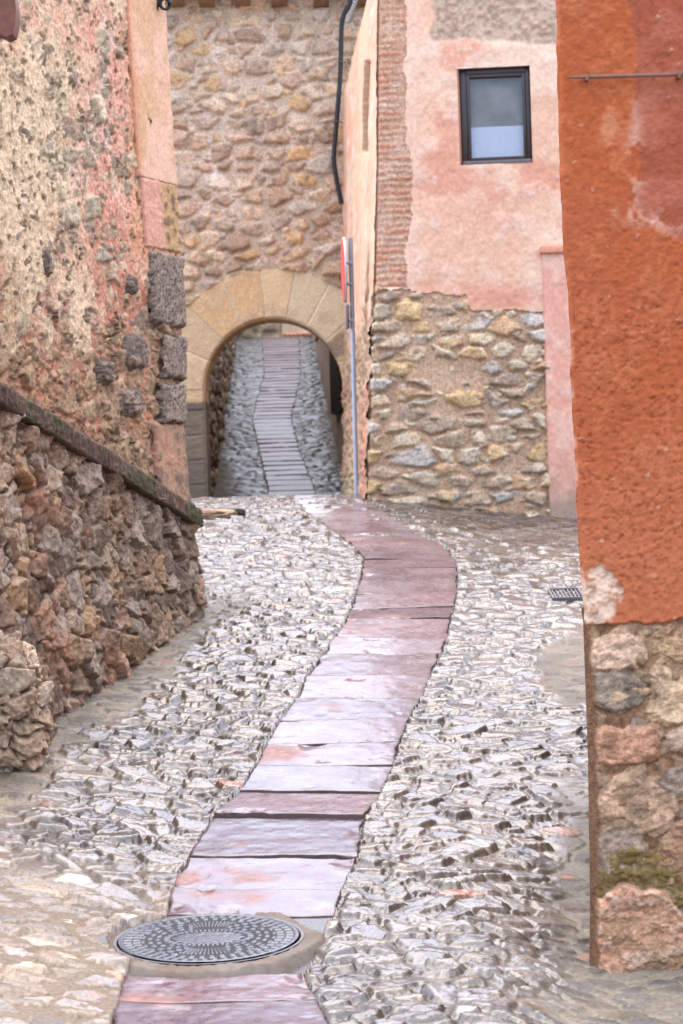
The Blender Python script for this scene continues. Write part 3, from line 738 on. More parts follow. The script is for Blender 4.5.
# ------------------------------------------------------------------ orange house, near right
OH_Y = 7.22
def build_orange_house():
    pn = Panel((.70, OH_Y), (2.6, OH_Y))
    root = thing('orange_house', 'orange rendered house corner on a rough rubble base at the near right', 'house', pn.base(.9, -1.6))
    # left edge, photo pixels -> U of the edge by height
    eds = [(-60, 554), (0, 556), (120, 559), (250, 564), (400, 572), (500, 577), (570, 580), (620, 584), (760, 589), (900, 591), (1000, 590)]
    ev = np.array([pn.hit(x, y)[1] for y, x in eds])[::-1]; eu = np.array([pn.hit(x, y)[0] for y, x in eds])[::-1]
    EDG = lambda V: np.interp(V, ev, eu)
    _, vj = pn.hit(640, 618)
    # --- render
    us = np.concatenate([ax(0, .75, .0042), np.linspace(.76, 1.8, 30)]); vs = ax(vj - .02, 2.15, .0045)
    U, V = np.meshgrid(us, vs); ed = EDG(V)
    px, py = pn.pix(U + ed, V)
    n1 = fbm(U * 3, V * 3, 5, 301); n2 = fbm(U * 11, V * 11, 4, 302); n3 = fbm(U * 55, V * 60, 4, 303); n4 = fbm(U * 130, V * 140, 3, 304)
    e, hs, du, dv = stones(U + .004 * n3, V + .004 * n3, .015, .012, 305, .95, .5)
    pit = ss(.95, .97, hs[0]) * ss(.001, .004, e) * ss(560, 240, np.abs(py - 420) * 2 + 0)
    grit = ss(.985, .99, hs[1]) * ss(.001, .003, e)
    patch = ss(-.05, .05, (px - 632) / 60 + .35 * n1 + .10 * n2 + ss(250, 120, py) * .05 - .9 * ss(200, 250, py + 26 * n1))
    patch = patch * ss(262, 232, py + 22 * n1)
    lip = np.exp(-((py - 218 + 25 * n1 + .0 * px) / 10) ** 2) * ss(612, 640, px) + np.exp(-((px - 628 + 60 * .35 * n1 * 1.5 + 8 * n2) / 7) ** 2) * ss(80, 130, py) * ss(225, 200, py)
    h = .020 + .005 * n1 + .003 * n2 + .0030 * n3 + .0022 * n4 - .0032 * ss(.22, .5, fbm(U * 70, V * 85, 3, 307)) * ss(250, 330, py) * ss(-.3, .2, n1 + .5 * n2 + .2) - .004 * patch - .003 * pit + .003 * grit
    h = h - .02 * ss(.014, .0, U + .004 * n2) - .03 * ss(.008, 0, (V - vj) + .01 + .006 * n2)
    one = np.ones(U.shape + (3,))
    c = mixc(one * np.array([.32, .078, .028]), (.31, .078, .031), ss(-.3, .3, n1 + .3 * n2))
    c = mixc(c, (.39, .12, .05), ss(.05, .5, n2 * .7 + n3 * .5) * .6)
    c = mixc(c, (.37, .115, .052), ss(420, 560, py + 40 * n1) * .7)
    c = mixc(c, mixc(one * np.array([.25, .066, .036]), (.30, .092, .058), ss(-.2, .3, n2)), patch * .8)
    c = mixc(c, (.58, .36, .27), np.clip(lip, 0, 1) * ss(-.1, .3, n2 + .5 * n3) * .38)
    c = mixc(c, (.50, .22, .12), ss(.45, .9, np.exp(-(((px - 608) / 12) ** 2 + ((py - 128) / 22) ** 2)) + .35 * n2) * .45)
    c = mixc(c, (.20, .045, .02), pit * .6); c = mixc(c, (.22, .05, .022), ss(.25, .5, fbm(U * 70, V * 85, 3, 307)) * ss(250, 330, py) * .4); c = mixc(c, (.5, .3, .22), grit * .4)
    # bare pale stone at the lower corner
    bs = ss(.15, -.15, np.hypot((px - 596) / 21, (py - 596) / 26) - 1 + .35 * n2 + .25 * n3)
    c = mixc(c, mixc(one * np.array([.56, .39, .29]), (.40, .23, .15), ss(0, .4, n3 + .3 * n2)), bs); h = h + bs * (.010 * n2 + .006 * n3 - .004)
    c = mixc(c, (.55, .33, .24), ss(.010, .002, U + .004 * n3) * ss(.0, .35, n2 + .2) * .6 * ss(300, 420, py))
    V2 = V + (.022 * fbm(U * 9, U * 0 + 3, 4, 308) - .006) * ss(.07, .0, V - vj); ed2 = ed + .009 * fbm(V * 7, V * 0, 4, 309) * ss(.04, 0, U)
    grid_obj('rendered_wall', pn.base(U, V2, h, ed2), c, np.full(U.shape, .82), M['plaster'], root, back=(.75, 3.0, 0))
    # --- rubble base
    us = np.concatenate([ax(0, .66, .0036), np.linspace(.67, 1.8, 30)]); vs = ax(-1.75, vj + .035, .0038)
    U, V = np.meshgrid(us, vs); ed = EDG(V)
    n1 = fbm(U * 4, V * 4, 5, 311); n2 = fbm(U * 14, V * 14, 4, 312); n3 = fbm(U * 45, V * 45, 4, 313)
    h = .004 + .010 * n1 + .006 * n2 + .003 * n3
    one = np.ones(U.shape + (3,))
    c = mixc(one * np.array([.27, .165, .105]), (.37, .26, .175), ss(-.2, .35, n1 + .4 * n2)); c = mixc(c, (.17, .10, .065), ss(.1, .5, n2))
    e2, hs2, du2, dv2 = stones(U + .02 * n2, V + .016 * n2, .085, .05, 315, .9, .4)
    h2, t2 = stone_relief(e2, hs2, du2, dv2, .006, .010, .018, .25, .3); h2 = h2 + .003 * n3
    sm = (h2 > h + .004) & (hs2[7] < .75)
    c = np.where(sm[..., None], pal(hs2[5], [(.36, .26, .18), (.27, .21, .17), (.42, .31, .22), (.32, .19, .13), (.30, .22, .15)]) * (.75 + .4 * hs2[6])[..., None], c); h = np.where(sm, h2, h)
    SL = [  # px centre x, y, half w, half h, colour, height
        (619, 656, 29, 17, (.52, .40, .31), .034, 2.2), (612, 690, 26, 18, (.29, .25, .21), .022, 2.4), (668, 697, 20, 27, (.50, .39, .28), .030, 3),
        (622, 745, 36, 20, (.45, .27, .19), .030, 2.4), (684, 740, 16, 14, (.46, .37, .30), .03, 2.4), (633, 803, 36, 27, (.40, .29, .21), .036, 2.2),
        (678, 782, 17, 17, (.30, .25, .21), .026, 2.5), (617, 852, 26, 24, (.30, .24, .20), .030, 2.4), (646, 882, 56, 27, (.26, .20, .13), .030, 2.4),
        (633, 936, 46, 44, (.44, .27, .19), .055, 2.8), (690, 850, 24, 30, (.30, .19, .13), .03, 2.4), (692, 936, 14, 46, (.27, .18, .13), .02, 2.5),
        (676, 648, 22, 13, (.47, .34, .22), .022, 2.5), (640, 628, 40, 9, (.36, .25, .17), .012, 2.5), (720, 700, 24, 30, (.42, .32, .22), .03, 2.5), (735, 790, 30, 34, (.38, .27, .19), .03, 2.5), (730, 900, 34, 60, (.40, .25, .17), .04, 2.5)]
    for k, (sx, sy, a, b, cc, hg, pw) in enumerate(SL):
        u0, v0 = pn.hit(sx, sy); a *= 1.14 * OH_Y / F; b *= 1.14 * OH_Y / F
        wx = U + ed - u0 + .048 * fbm(U * 8 + k, V * 8, 4, 320 + k); wy = V - v0 + .038 * fbm(U * 8, V * 8 + k, 4, 340 + k)
        r = ((np.abs(wx) / a) ** pw + (np.abs(wy) / b) ** pw) ** (1 / pw)
        d = np.clip((1.02 - r) * min(a, b) / .014, 0, 1); dome = np.sqrt(np.clip(1 - (1 - d) ** 2, 0, 1))
        m1 = fbm(U * 13 + k * 7, V * 15, 5, 360 + k, .6); m2 = fbm(U * 38, V * 55 + k, 3, 380 + k)
        ridge = 1 - np.abs(fbm(U * 9 + k * 3, V * 11, 4, 390 + k)) * 2
        hs_ = hg * dome * .62 + dome * (.016 * m1 + .006 * m2 + .010 * ridge * ss(.3, 1, d))
        on = (hs_ > h + .001) & (d > 0)
        col = mixc(one * np.array(cc), np.array(cc) * .58, ss(0, .5, m1 + .3 * m2) * .9); col = mixc(col, np.array(cc) * 1.25 + .03, ss(.1, .5, -m1) * .8)
        if k == 8: col = mixc(col, (.24, .19, .14), ss(.0, .4, m1) * .8); col = mixc(col, (.155, .115, .04), ss(-.5, .0, m1 + .5 * n2) * .9)
        if k == 9: col = mixc(col, (.60, .46, .38), ss(.12, .5, m2 + .5 * m1) * .7)
        c = np.where(on[..., None], col, c); h = np.maximum(h, hs_)
    edge = ss(.034, .018, U + .014 * n2 + .012 * n1)
    h = lerp(h, .010 + .003 * n2, edge) - np.clip(.026 - U, 0, 1) * 1.3
    c = mixc(c, mixc(one * np.array([.17, .10, .062]), (.15, .085, .055), ss(-.2, .3, n2 + n1)), edge)
    c = mixc(c, (.13, .115, .05), ss(.15, .5, n1 + .3 * n2) * ss(-1.25, -1.55, V) * .35)
    c = c * np.array([.92, .79, .68])
    grid_obj('rubble_base', pn.base(U, V, h - .006 - .03 * ss(.02, .05, V - vj + .03), ed), c, np.full(U.shape, .72), M['rubble'], root, back=(.75, 3.0, 0))
    # --- iron rod pinned to the wall
    a = P(567, 77.5, OH_Y - .045); b = P(800, 71, OH_Y - .045)
    m = MB(); m.tube([lerp(a, b, t) for t in (0, .05, .12, .5, 1)], [.002, .0055, .0068, .0068, .0068], 10)
    rod = m.build('iron_rod', M['rust'], root); ABS[rod.name] = (0, 0, 0)
    for t in (.085, .48):
        q = lerp(a, b, t); m = MB(); m.box(q + np.array([0, .012, -.004]), (.012, .05, .02), None, .003)
        m.build('staple', M['rust'], None); o = bpy.context.scene.objects[-1] if False else m
    for o in [x for x in COL.objects if x.name.startswith('staple')]: child(o, rod)
build_orange_house()

# ------------------------------------------------------------------ pink house ahead
def build_pink_house():
    a = R(5)
    C = P(374, 250, 17.5)
    B = (C[0] + math.cos(a) * 2.6, C[1] - math.sin(a) * 2.6)
    pn = Panel(C[:2], B)
    root = thing('pink_house', 'pink rendered house with brick corner, stone base and one dark window', 'house', pn.base(1.0, -.3))
    edg = [(-60, 377.5), (0, 377), (150, 376), (285, 373.5), (400, 369), (497, 365), (540, 363)]
    ev = np.array([pn.hit(x, y)[1] for y, x in edg])[::-1]; eu = np.array([pn.hit(x, y)[0] for y, x in edg])[::-1]
    EDG = lambda V: np.interp(V, ev, eu)
    w0, wt = pn.hit(457, 69); w1, wb = pn.hit(532.5, 162.5)
    z0, z1 = -.75, 4.15
    us = np.concatenate([ax(0, 1.62, .0095, (w0, w1)), np.linspace(1.64, 5.0, 60)]); vs = ax(z0, z1, .0095, (wb, wt))
    U, V = np.meshgrid(us, vs); shift = EDG(V) * ss(.55, .1, U)
    px, py = pn.pix(U, V, shift)
    n1 = fbm(U * 2.2, V * 2.2, 5, 401); n2 = fbm(U * 8, V * 8, 4, 402); n3 = fbm(U * 30, V * 30, 4, 403)
    one = np.ones(U.shape + (3,))
    # render
    c = mixc(one * np.array([.62, .37, .255]), (.66, .45, .33), ss(-.3, .3, n1 + .4 * n2)); c = mixc(c, (.56, .25, .165), ss(.1, .45, fbm(U * 3, V * 3, 4, 404)) * .75)
    c = mixc(c, (.66, .46, .37), ss(.1, .5, n2 + .4 * n3) * .55)
    c = mixc(c, (.55, .23, .15), np.exp(-((px - 480) / 42) ** 2 - ((py - 205) / 28) ** 2) * .55 * ss(-.4, .2, n2)); c = mixc(c, (.53, .21, .14), np.exp(-((px - 500) / 45) ** 2 - ((py - 298) / 14) ** 2) * .8)
    c = mixc(c, (.66, .44, .33), ss(432, 405, px + 8 * n2) * .6)
    h = .020 + .010 * n1 + .006 * n2 + .003 * n3 + .005 * fbm(U * 14, V * 9, 3, 405)
    # rough grey-brown patch at the top
    top = ss(430, 436, px + 5 * n2) * ss(50, 42, py + 10 * n1 - ss(420, 560, px) * 8 + 5)
    c = mixc(c, mixc(one * np.array([.45, .32, .24]), (.33, .22, .16), ss(-.1, .4, n3 + .3 * n2)), top); h = h - top * .014 + top * .008 * n3
    zone = np.zeros(U.shape, int)
    # brick corner
    bw = .30 + .03 * n2 - .05 * ss(2.3, 1.9, V) * 0
    bx = px; brick = (bx < 406 + 4 * n2 + ss(140, 150, py) * 5 - ss(225, 245, py) * 5) & (py < 288)
    br = V / .052; row = np.floor(br + .12 * n2); fr = br + .12 * n2 - row
    bu = U / .24 + .5 * (row % 2); bi = np.floor(bu); fu = bu - bi
    hb = hsh(bi, row, 77); hc = hsh(bi * 0, row, 78)
    m = ss(.30 + .2 * hb, .42 + .2 * hb, fr + .15 * n3) * ss(1.0, .9, fr) * ss(.0, .05, fu) * ss(1, .95, fu)
    bc = pal(hb, [(.46, .20, .12), (.52, .28, .18), (.42, .19, .12), (.50, .33, .24), (.44, .24, .16)]); mcol = mixc(one * np.array([.50, .32, .225]), (.44, .26, .175), ss(-.2, .3, n2))
    bad = ss(.1, .45, fbm(U * 4, V * 2.5, 4, 406)); m = m * (1 - .75 * bad)
    cb = mixc(mcol, (.42, .17, .10), m * 0); cb = mcol * (1 - m)[..., None] + bc * m[..., None]; hb_ = .008 + .006 * m + .004 * n3 + .004 * n2
    c = np.where(brick[..., None], cb, c); h = np.where(brick, hb_, h); zone[brick] = 1
    # stone base
    yt = np.interp(px, [360, 408, 412, 466, 470, 560], [286, 288, 293, 296, 311, 311])
    base = (py > yt + 4 * n2) & (px < 551)
    wu = U + .022 * fbm(U * 9, V * 9, 3, 411) + .008 * n3; wv = V + .016 * fbm(U * 9, V * 9, 3, 412) + .006 * n3
    e, hs, du, dv = stones(wu, wv, .225, .115, 413, .9, .42)
    hst, t = stone_relief(e, hs, du, dv, .004 + .018 * hs[8], .020, .050, .25, .25)
    hst = hst + .010 * fbm(U * 16, V * 16, 4, 414) * t
    e2, hs2, du2, dv2 = stones(wu + 3, wv + 1, .09, .055, 417, .9, .4)
    h2, t2 = stone_relief(e2, hs2, du2, dv2, .008, .012, .030, .25, .3)
    sm = (h2 > hst) & (hs2[7] < .5); hst = np.where(sm, h2, hst); hs = [np.where(sm, b_, a_) for a_, b_ in zip(hs, hs2)]
    mo = .011 + .007 * n2 + .003 * n3
    hst = np.where(hs[7] < .06, 0, hst)
    isS = hst > mo
    sc = pal(hs[5], [(.50, .36, .20), (.42, .33, .25), (.47, .40, .31), (.38, .29, .22), (.49, .35, .21), (.40, .37, .35), (.44, .30, .19), (.53, .44, .33), (.35, .27, .21), (.48, .38, .27)]) * (.82 + .36 * hs[6])[..., None]
    sc = mixc(sc, sc * .6, ss(.1, .5, fbm(U * 20, V * 26, 4, 415)) * .8); sc = mixc(sc, (.55, .50, .43), ss(.2, .5, fbm(U * 12, V * 20, 3, 416)) * .5)
    mc = mixc(one * np.array([.43, .32, .225]), (.34, .245, .17), ss(-.2, .35, n2 + .4 * n1)); mc = mixc(mc, (.40, .19, .10), ss(.2, .5, n1) * .5 * ss(440, 500, py))
    cs_ = np.where(isS[..., None], sc * np.array([1.1, 1.02, .93]), mc * np.array([1.16, 1.03, .95]))
    c = np.where(base[..., None], cs_, c); h = np.where(base, np.maximum(hst, mo) - .012, h); zone[base] = 2
    # pull the arris of the corner round
    h = h - .05 * np.clip(.03 - U, 0, .03) / .03
    keep = ~((U[:-1, :-1] >= w0 - 1e-6) & (U[1:, 1:] <= w1 + 1e-6) & (V[:-1, :-1] >= wb - 1e-6) & (V[1:, 1:] <= wt + 1e-6))
    # soft rounded edge round the window hole
    grid_obj('wall', pn.base(U, V, h, shift), c, np.full(U.shape, .82), M['plaster'], root, back=(.1, 3.0, 0), keep=keep,
             zones=(zone[:-1, :-1], [(0, 'rendered_wall', M['plaster']), (1, 'brick_corner', M['rubble']), (2, 'stone_base', M['rubble'])]))
    # window: reveal, frame, sash, glass, blind, added plate in a dim room tone
    def PB(u0, u1, v0, v1, h0, h1, mb, bev=.004):
        c_ = pn.base(np.array((u0 + u1) / 2), np.array((v0 + v1) / 2), (h0 + h1) / 2)
        mb.box(c_, (abs(u1 - u0), abs(h1 - h0), abs(v1 - v0)), Matrix.Rotation(-a, 3, 'Z'), bev)
    def sheet(name, pts, col, mat, par):
        p = np.array(pts); n = 12; s = np.linspace(0, 1, n)
        S, T = np.meshgrid(s, s)
        q = (p[0] * (1 - S)[..., None] + p[1] * S[..., None]) * (1 - T)[..., None] + (p[3] * (1 - S)[..., None] + p[2] * S[..., None]) * T[..., None]
        return q
    rv = []
    b = lambda u, v, hh: pn.base(np.array(float(u)), np.array(float(v)), hh)
    dr = -.13; sp = .035
    quads = [[b(w0, wb, .02), b(w0 + sp, wb, dr), b(w0 + sp, wt, dr), b(w0, wt, .02)], [b(w1, wb, dr), b(w1, wb, .02), b(w1, wt, .02), b(w1, wt, dr)],
             [b(w0, wt, .02), b(w0 + sp, wt, dr), b(w1, wt, dr), b(w1, wt, .02)], [b(w0, wb, .02), b(w1, wb, .02), b(w1, wb + .01, dr), b(w0 + sp, wb + .01, dr)]]
    quads.append([b(w0 - .02, wb - .02, dr - .005), b(w1 + .02, wb - .02, dr - .005), b(w1 + .02, wt + .02, dr - .005), b(w0 - .02, wt + .02, dr - .005)])  # added dark sheet behind the frame, so its gaps read as shade
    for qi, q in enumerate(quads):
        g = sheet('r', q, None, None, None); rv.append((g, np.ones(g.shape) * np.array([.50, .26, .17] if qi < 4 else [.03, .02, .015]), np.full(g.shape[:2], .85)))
    win = thing('window', '', 'x', b(w0, wb, 0)); del win['label']; del win['category']; 
    o = merge_grids('window_reveal', rv, M['plaster']); child(o, root)
    bpy.data.objects.remove(win)
    f = MB(); u0, u1, v0, v1 = w0 + sp * .55 + .004, w1 - .003, wb + .012, wt - .002
    fw = .045; H0, H1 = -.085, -.03
    PB(u0, u0 + fw, v0, v1, H0, H1, f); PB(u1 - fw * .8, u1, v0, v1, H0, H1, f); PB(u0 + fw, u1 - fw * .8, v1 - fw, v1, H0, H1, f); PB(u0 + fw, u1 - fw * .8, v0, v0 + fw * .5, H0, H1, f)
    fr_ = f.build('window_frame', M['frame'], root); ABS[fr_.name] = (0, 0, 0)
    s_ = MB(); a0, a1, c0, c1 = u0 + fw + .002, u1 - fw * .8 - .002, v0 + fw * .5 + .002, v1 - fw - .002; sw = .024
    PB(a0, a0 + sw, c0, c1, -.075, -.022, s_); PB(a1 - sw, a1, c0, c1, -.075, -.022, s_); PB(a0 + sw, a1 - sw, c1 - sw, c1, -.075, -.022, s_); PB(a0 + sw, a1 - sw, c0, c0 + sw, -.075, -.022, s_)
    s_.build('sash', M['frame'], fr_)
    s_ = MB(); PB(u0 + .002, u1 - .002, v0 - .014, v0 + fw * .45, -.028, .006, s_); s_.build('window_sill', M['frame2'], fr_)
    g = MB(); PB(a0 + sw - .004, a1 - sw + .004, c0 + sw - .004, c1 - sw + .004, -.058, -.054, g, 0); g.build('pane', M['glass'], fr_)
    bl = MB(); mid = lerp(c0, c1, .40); PB(a0 + sw - .01, a1 - sw + .01, c0 + sw - .01, mid, -.082, -.078, bl, 0); bl.build('blind', M['curtain'], fr_)
    rm = MB(); PB(u0 + .02, u1 - .02, v0 + .02, v1 - .02, -.100, -.095, rm, 0); rm.build('pane_backing', M['room'], fr_)  # added plate behind the glass, coloured like a dim room to lighten the pane
    # pilaster with its small ledge
    uP0, _ = pn.hit(546, 400); uP1, _ = pn.hit(573.5, 400); _, vl = pn.hit(555, 252)
    us = np.linspace(uP0, uP1, 34); vs = ax(z0, vl, .012); U, V = np.meshgrid(us, vs)
    n2 = fbm(U * 9, V * 9, 4, 421); n3 = fbm(U * 35, V * 35, 3, 422)
    d = np.minimum(U - uP0, uP1 - U); hh = .045 + .004 * n2 + .002 * n3 - .02 * ss(.012, 0, d)
    c = mixc(np.ones(U.shape + (3,)) * np.array([.60, .30, .22]), (.63, .38, .29), ss(-.2, .4, n2)); c = mixc(c, (.40, .24, .17), ss(.25, -.25, V + .08 * n2) * .6); c = mixc(c, (.28, .21, .16), ss(-.12, -.26, V + .06 * n2) * .8)
    grid_obj('pilaster', pn.base(U, V, hh), c, np.full(U.shape, .82), M['plaster'], root, back=(0, .06, 0))
    l = MB(); PB(uP0 - .012, uP1 + .02, vl - .012, vl + .045, .0, .075, l, .008)
    l.build('pilaster_ledge', simple_mat('ledge_render', (.56, .24, .15), .8, 0, .2), root)
    # ---- flank wall going back to the gateway
    Bk = P(343.5, 300, 24.05)
    pf = Panel(Bk[:2], C[:2])
    us = ax(0, pf.L, .02); vs = ax(-.8, 4.15, .018); U, V = np.meshgrid(us, vs)
    px, py = pf.pix(U, V)
    n1 = fbm(U * 1.6, V * 2, 5, 431); n2 = fbm(U * 1.4, V * 5, 4, 432); n3 = fbm(U * 3.5, V * 16, 4, 433)
    c = mixc(np.ones(U.shape + (3,)) * np.array([.60, .40, .27]), (.62, .33, .22), ss(-.2, .3, n1 + .3 * n2)); c = mixc(c, (.66, .52, .42), ss(.15, .5, n2) * .6)
    lowm = ss(1.75, 1.0, V + .5 * n1); c = mixc(c, mixc(np.ones(U.shape + (3,)) * np.array([.37, .235, .145]), (.27, .175, .11), ss(-.1, .3, n3)), lowm * .85)
    c = mixc(c, (.50, .22, .15), ss(.1, .4, n1 + .2 * n3) * ss(1.6, .8, V) * .6)
    c = mixc(c, (.20, .21, .09), ss(.5, .1, V + .15) * ss(-.1, .35, n2) * .5)
    h = .012 * n1 + .008 * n2 + .045 * n3 * (lowm + .15)
    sl = (px > 356.5) & (px < 362.5) & (py > 62) & (py < 152)
    h = np.where(sl, -.14, h); c[sl] = (.28, .17, .10)
    shx = EDG(V)
    p = pf.base(U, V, h); p[..., 0] += shx * pn.u[0] * (.55 + .45 * U / pf.L); 
    grid_obj('flank_wall', p, c, np.full(U.shape, .85), M['plaster'], root)
    return pn, EDG
PN, PEDG = build_pink_house()

# ------------------------------------------------------------------ gateway wall with the arch
AY = 24.0
def build_gateway():
    cx = float(P(274, 388, AY)[0]); zs = float(P(274, 388, AY)[2]) - E
    r0 = 69.5 / F * AY; r1 = r0 + 53 / F * AY
    pn = Panel((-3.6, AY), (1.0, AY))
    root = thing('gateway_wall', 'tall tan rubble stone wall pierced by a dressed stone archway', 'gateway', (cx, AY, E - .4))
    z0, z1 = -.7, 5.30
    us = ax(0, pn.L, .0135); vs = ax(z0, z1, .0135); U, V = np.meshgrid(us, vs)
    X = pn.A[0] + U
    n1 = fbm(U * 1.3, V * 1.3, 5, 501); n2 = fbm(U * 6, V * 6, 4, 502); n3 = fbm(U * 26, V * 26, 4, 503)
    wu = U + .04 * fbm(U * 4.5, V * 4.5, 3, 504) + .012 * n3; wv = V + .05 * fbm(U * 2.2, V * 2.2, 3, 505) + .010 * n3
    e, hs, du, dv = stones(wu, wv, .27, .16, 506, .85, .36)
    h, t = stone_relief(e, hs, du, dv, .008 + .02 * hs[8], .026, .058, .22, .25)
    h = np.where(hs[7] < .05, 0, h) + .012 * fbm(U * 12, V * 12, 4, 507) * t
    e2, hs2, du2, dv2 = stones(wu + 3, wv + 1, .11, .075, 516, .9, .4)
    h2, t2 = stone_relief(e2, hs2, du2, dv2, .010, .016, .032, .25, .3)
    sm = (h2 > h) & (hs2[7] < .55); h = np.where(sm, h2, h); hs = [np.where(sm, b_, a_) for a_, b_ in zip(hs, hs2)]
    mo = .016 + .010 * n2 + .004 * n3
    isS = h > mo
    sc = pal(hs[5], [(.44, .32, .22), (.39, .28, .20), (.48, .38, .28), (.35, .25, .18), (.47, .40, .33), (.47, .32, .18), (.42, .33, .25), (.43, .30, .21), (.36, .28, .22), (.46, .35, .25)]) * (.82 + .36 * hs[6])[..., None]
    sc = mixc(sc, sc * .62, ss(.05, .5, fbm(U * 15, V * 18, 4, 508)) * .85)
    mc = mixc(np.ones(U.shape + (3,)) * np.array([.55, .40, .31]), (.47, .345, .25), ss(-.2, .35, n2 + .3 * n1))
    c = np.where(isS[..., None], sc * np.array([1.2, 1.07, 1.0]), mc)
    c = mixc(c, (.25, .18, .13), ss(.9, .2, V - 2.05 + .25 * n1) * .0 + ss(.15, .5, n1) * .15)
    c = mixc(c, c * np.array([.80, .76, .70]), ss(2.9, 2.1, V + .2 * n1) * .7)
    rr = np.hypot(X - cx, V - zs)
    inside = np.where(V >= zs, rr < r1 - .03, np.abs(X - cx) < r1 - .03)
    k = ~(inside[:-1, :-1] & inside[1:, 1:] & inside[1:, :-1] & inside[:-1, 1:])
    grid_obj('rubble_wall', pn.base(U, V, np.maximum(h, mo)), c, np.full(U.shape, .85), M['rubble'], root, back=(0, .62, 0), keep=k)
    # arch ring: intrados then face
    T = .62
    w = np.concatenate([np.linspace(-T, -.02, 16), np.linspace(-.012, .02, 6), np.linspace(.03, r1 - r0, 34)])
    th = np.linspace(0, np.pi, 420)
    Wd, TH = np.meshgrid(w, th)
    nv = 9; jt = np.array([0, .34, .70, 1.05, 1.36, 1.66, 2.0, 2.36, 2.72, np.pi])
    idx = np.clip(np.searchsorted(jt, TH) - 1, 0, nv - 1); dj = np.minimum(np.abs(TH - jt[idx]), np.abs(jt[np.minimum(idx + 1, nv)] - TH)) * (r0 + np.maximum(Wd, 0))
    r = r0 + np.maximum(Wd, 0) + np.where((idx % 2 == 0) & (Wd > .3), 0, 0)
    face = Wd > 0
    n2 = fbm(r * np.cos(TH) * 5, r * np.sin(TH) * 5 + Wd, 4, 521); n3 = fbm(r * np.cos(TH) * 24, r * np.sin(TH) * 24 + Wd * 9, 4, 522)
    hq = .024 + .006 * n2 + .004 * n3 - .012 * ss(.012, .002, dj) + .012 * (hsh(idx.astype(float), idx * 0., 5) - .5)
    x = cx + r * np.cos(TH); z = zs + r * np.sin(TH)
    x = x - np.where(face, 0, hq * .3 * np.cos(TH)); z = z - np.where(face, 0, hq * .3 * np.sin(TH))
    y = AY - np.where(face, hq * np.minimum(1, np.maximum(Wd, 0) / .02), 0) + np.maximum(-Wd, 0) 
    c = pal(hsh(idx.astype(float), idx * 0. + 1, 9), [(.55, .37, .20), (.50, .34, .20), (.58, .40, .23), (.53, .33, .17), (.56, .42, .27)])
    c = mixc(c, (.42, .29, .19), ss(.0, .5, n2) * .5); c = mixc(c, (.60, .46, .32), ss(.2, .5, n3) * .4)
    c = mixc(c, (.63, .53, .42), ss(.010, .003, dj) * .7)
    c = mixc(c, (.20, .14, .10), ss(.35, .8, np.exp(-((TH - .55) / .18) ** 2 - ((Wd - .1) / .2) ** 2) + .3 * n2) * .75)
    c = mixc(c, (.33, .28, .22), ss(r1 - r0 - .05, r1 - r0, Wd) * .7)
    
    grid_obj('arch_ring', np.stack([x, y, E + z], -1), c, np.full(x.shape, .8), M['ashlar'], root, flip=True)
    # piers under the ring
    for s in (-1, 1):
        w = np.concatenate([np.linspace(-T, -.02, 14), np.linspace(-.012, .02, 5), np.linspace(.03, r1 - r0, 26)])
        vv = np.linspace(-.75, zs, 150)
        Wd, V = np.meshgrid(w, vv)
        course = V / .27 + .06 * np.sin(Wd * 3); row = np.floor(course); fr = np.minimum(course - row, 1 - (course - row)) * .27
        n2 = fbm(Wd * 6 + s * 3, V * 9, 4, 531); n3 = fbm(Wd * 22, V * 34, 4, 532)
        hq = .022 + .008 * n2 + .006 * n3 - .016 * ss(.014, .003, fr) + .014 * (hsh(row, row * 0 + s, 6) - .5)
        face = Wd > 0
        x = cx + s * (r0 + np.maximum(Wd, 0) - np.where(face, 0, hq * .3)); y = AY - np.where(face, hq * np.minimum(1, np.maximum(Wd, 0) / .02), 0) + np.maximum(-Wd, 0)
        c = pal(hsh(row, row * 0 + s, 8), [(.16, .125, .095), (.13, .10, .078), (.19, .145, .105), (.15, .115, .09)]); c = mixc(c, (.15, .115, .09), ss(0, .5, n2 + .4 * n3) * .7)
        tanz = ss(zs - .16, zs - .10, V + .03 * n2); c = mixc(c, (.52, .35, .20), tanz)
        c = mixc(c, (.36, .28, .20), ss(.02, .005, np.abs(Wd - .0)) * .5)
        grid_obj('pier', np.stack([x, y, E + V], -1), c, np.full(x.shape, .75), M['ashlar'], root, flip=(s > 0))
    # timber corbel ends and eave
    for cxp in (175, 206, 242, 279, 321, 360):
        q = P(cxp, -3, AY - .2)
        m = MB(); prof = [(.0, .10), (-.30, .10), (-.30, .05), (-.27, -.02), (-.20, -.055), (-.12, -.07), (0, -.075)]
        vf = [[m.bm.verts.new((q[0] + dx, AY + .0 + yy, q[2] + zz)) for yy, zz in prof] for dx in (-.085, -.075, .075, .085)]
        for A_, B_ in zip(vf[:-1], vf[1:]):
            for k2 in range(len(prof)): m.bm.faces.new((A_[k2], A_[(k2 + 1) % len(prof)], B_[(k2 + 1) % len(prof)], B_[k2]))
        m.bm.faces.new(vf[0]); m.bm.faces.new(vf[-1][::-1]); m.build('corbel', M['wood'], root)
    q = P(250, -12, AY); m = MB(); m.box((-1.3, AY + .35, q[2] + .16), (4.6, 1.6, .07), None, .01); m.build('eave_board', M['wood'], root)
    return cx, zs, r0, r1
ACX, AZS, AR0, AR1 = build_gateway()

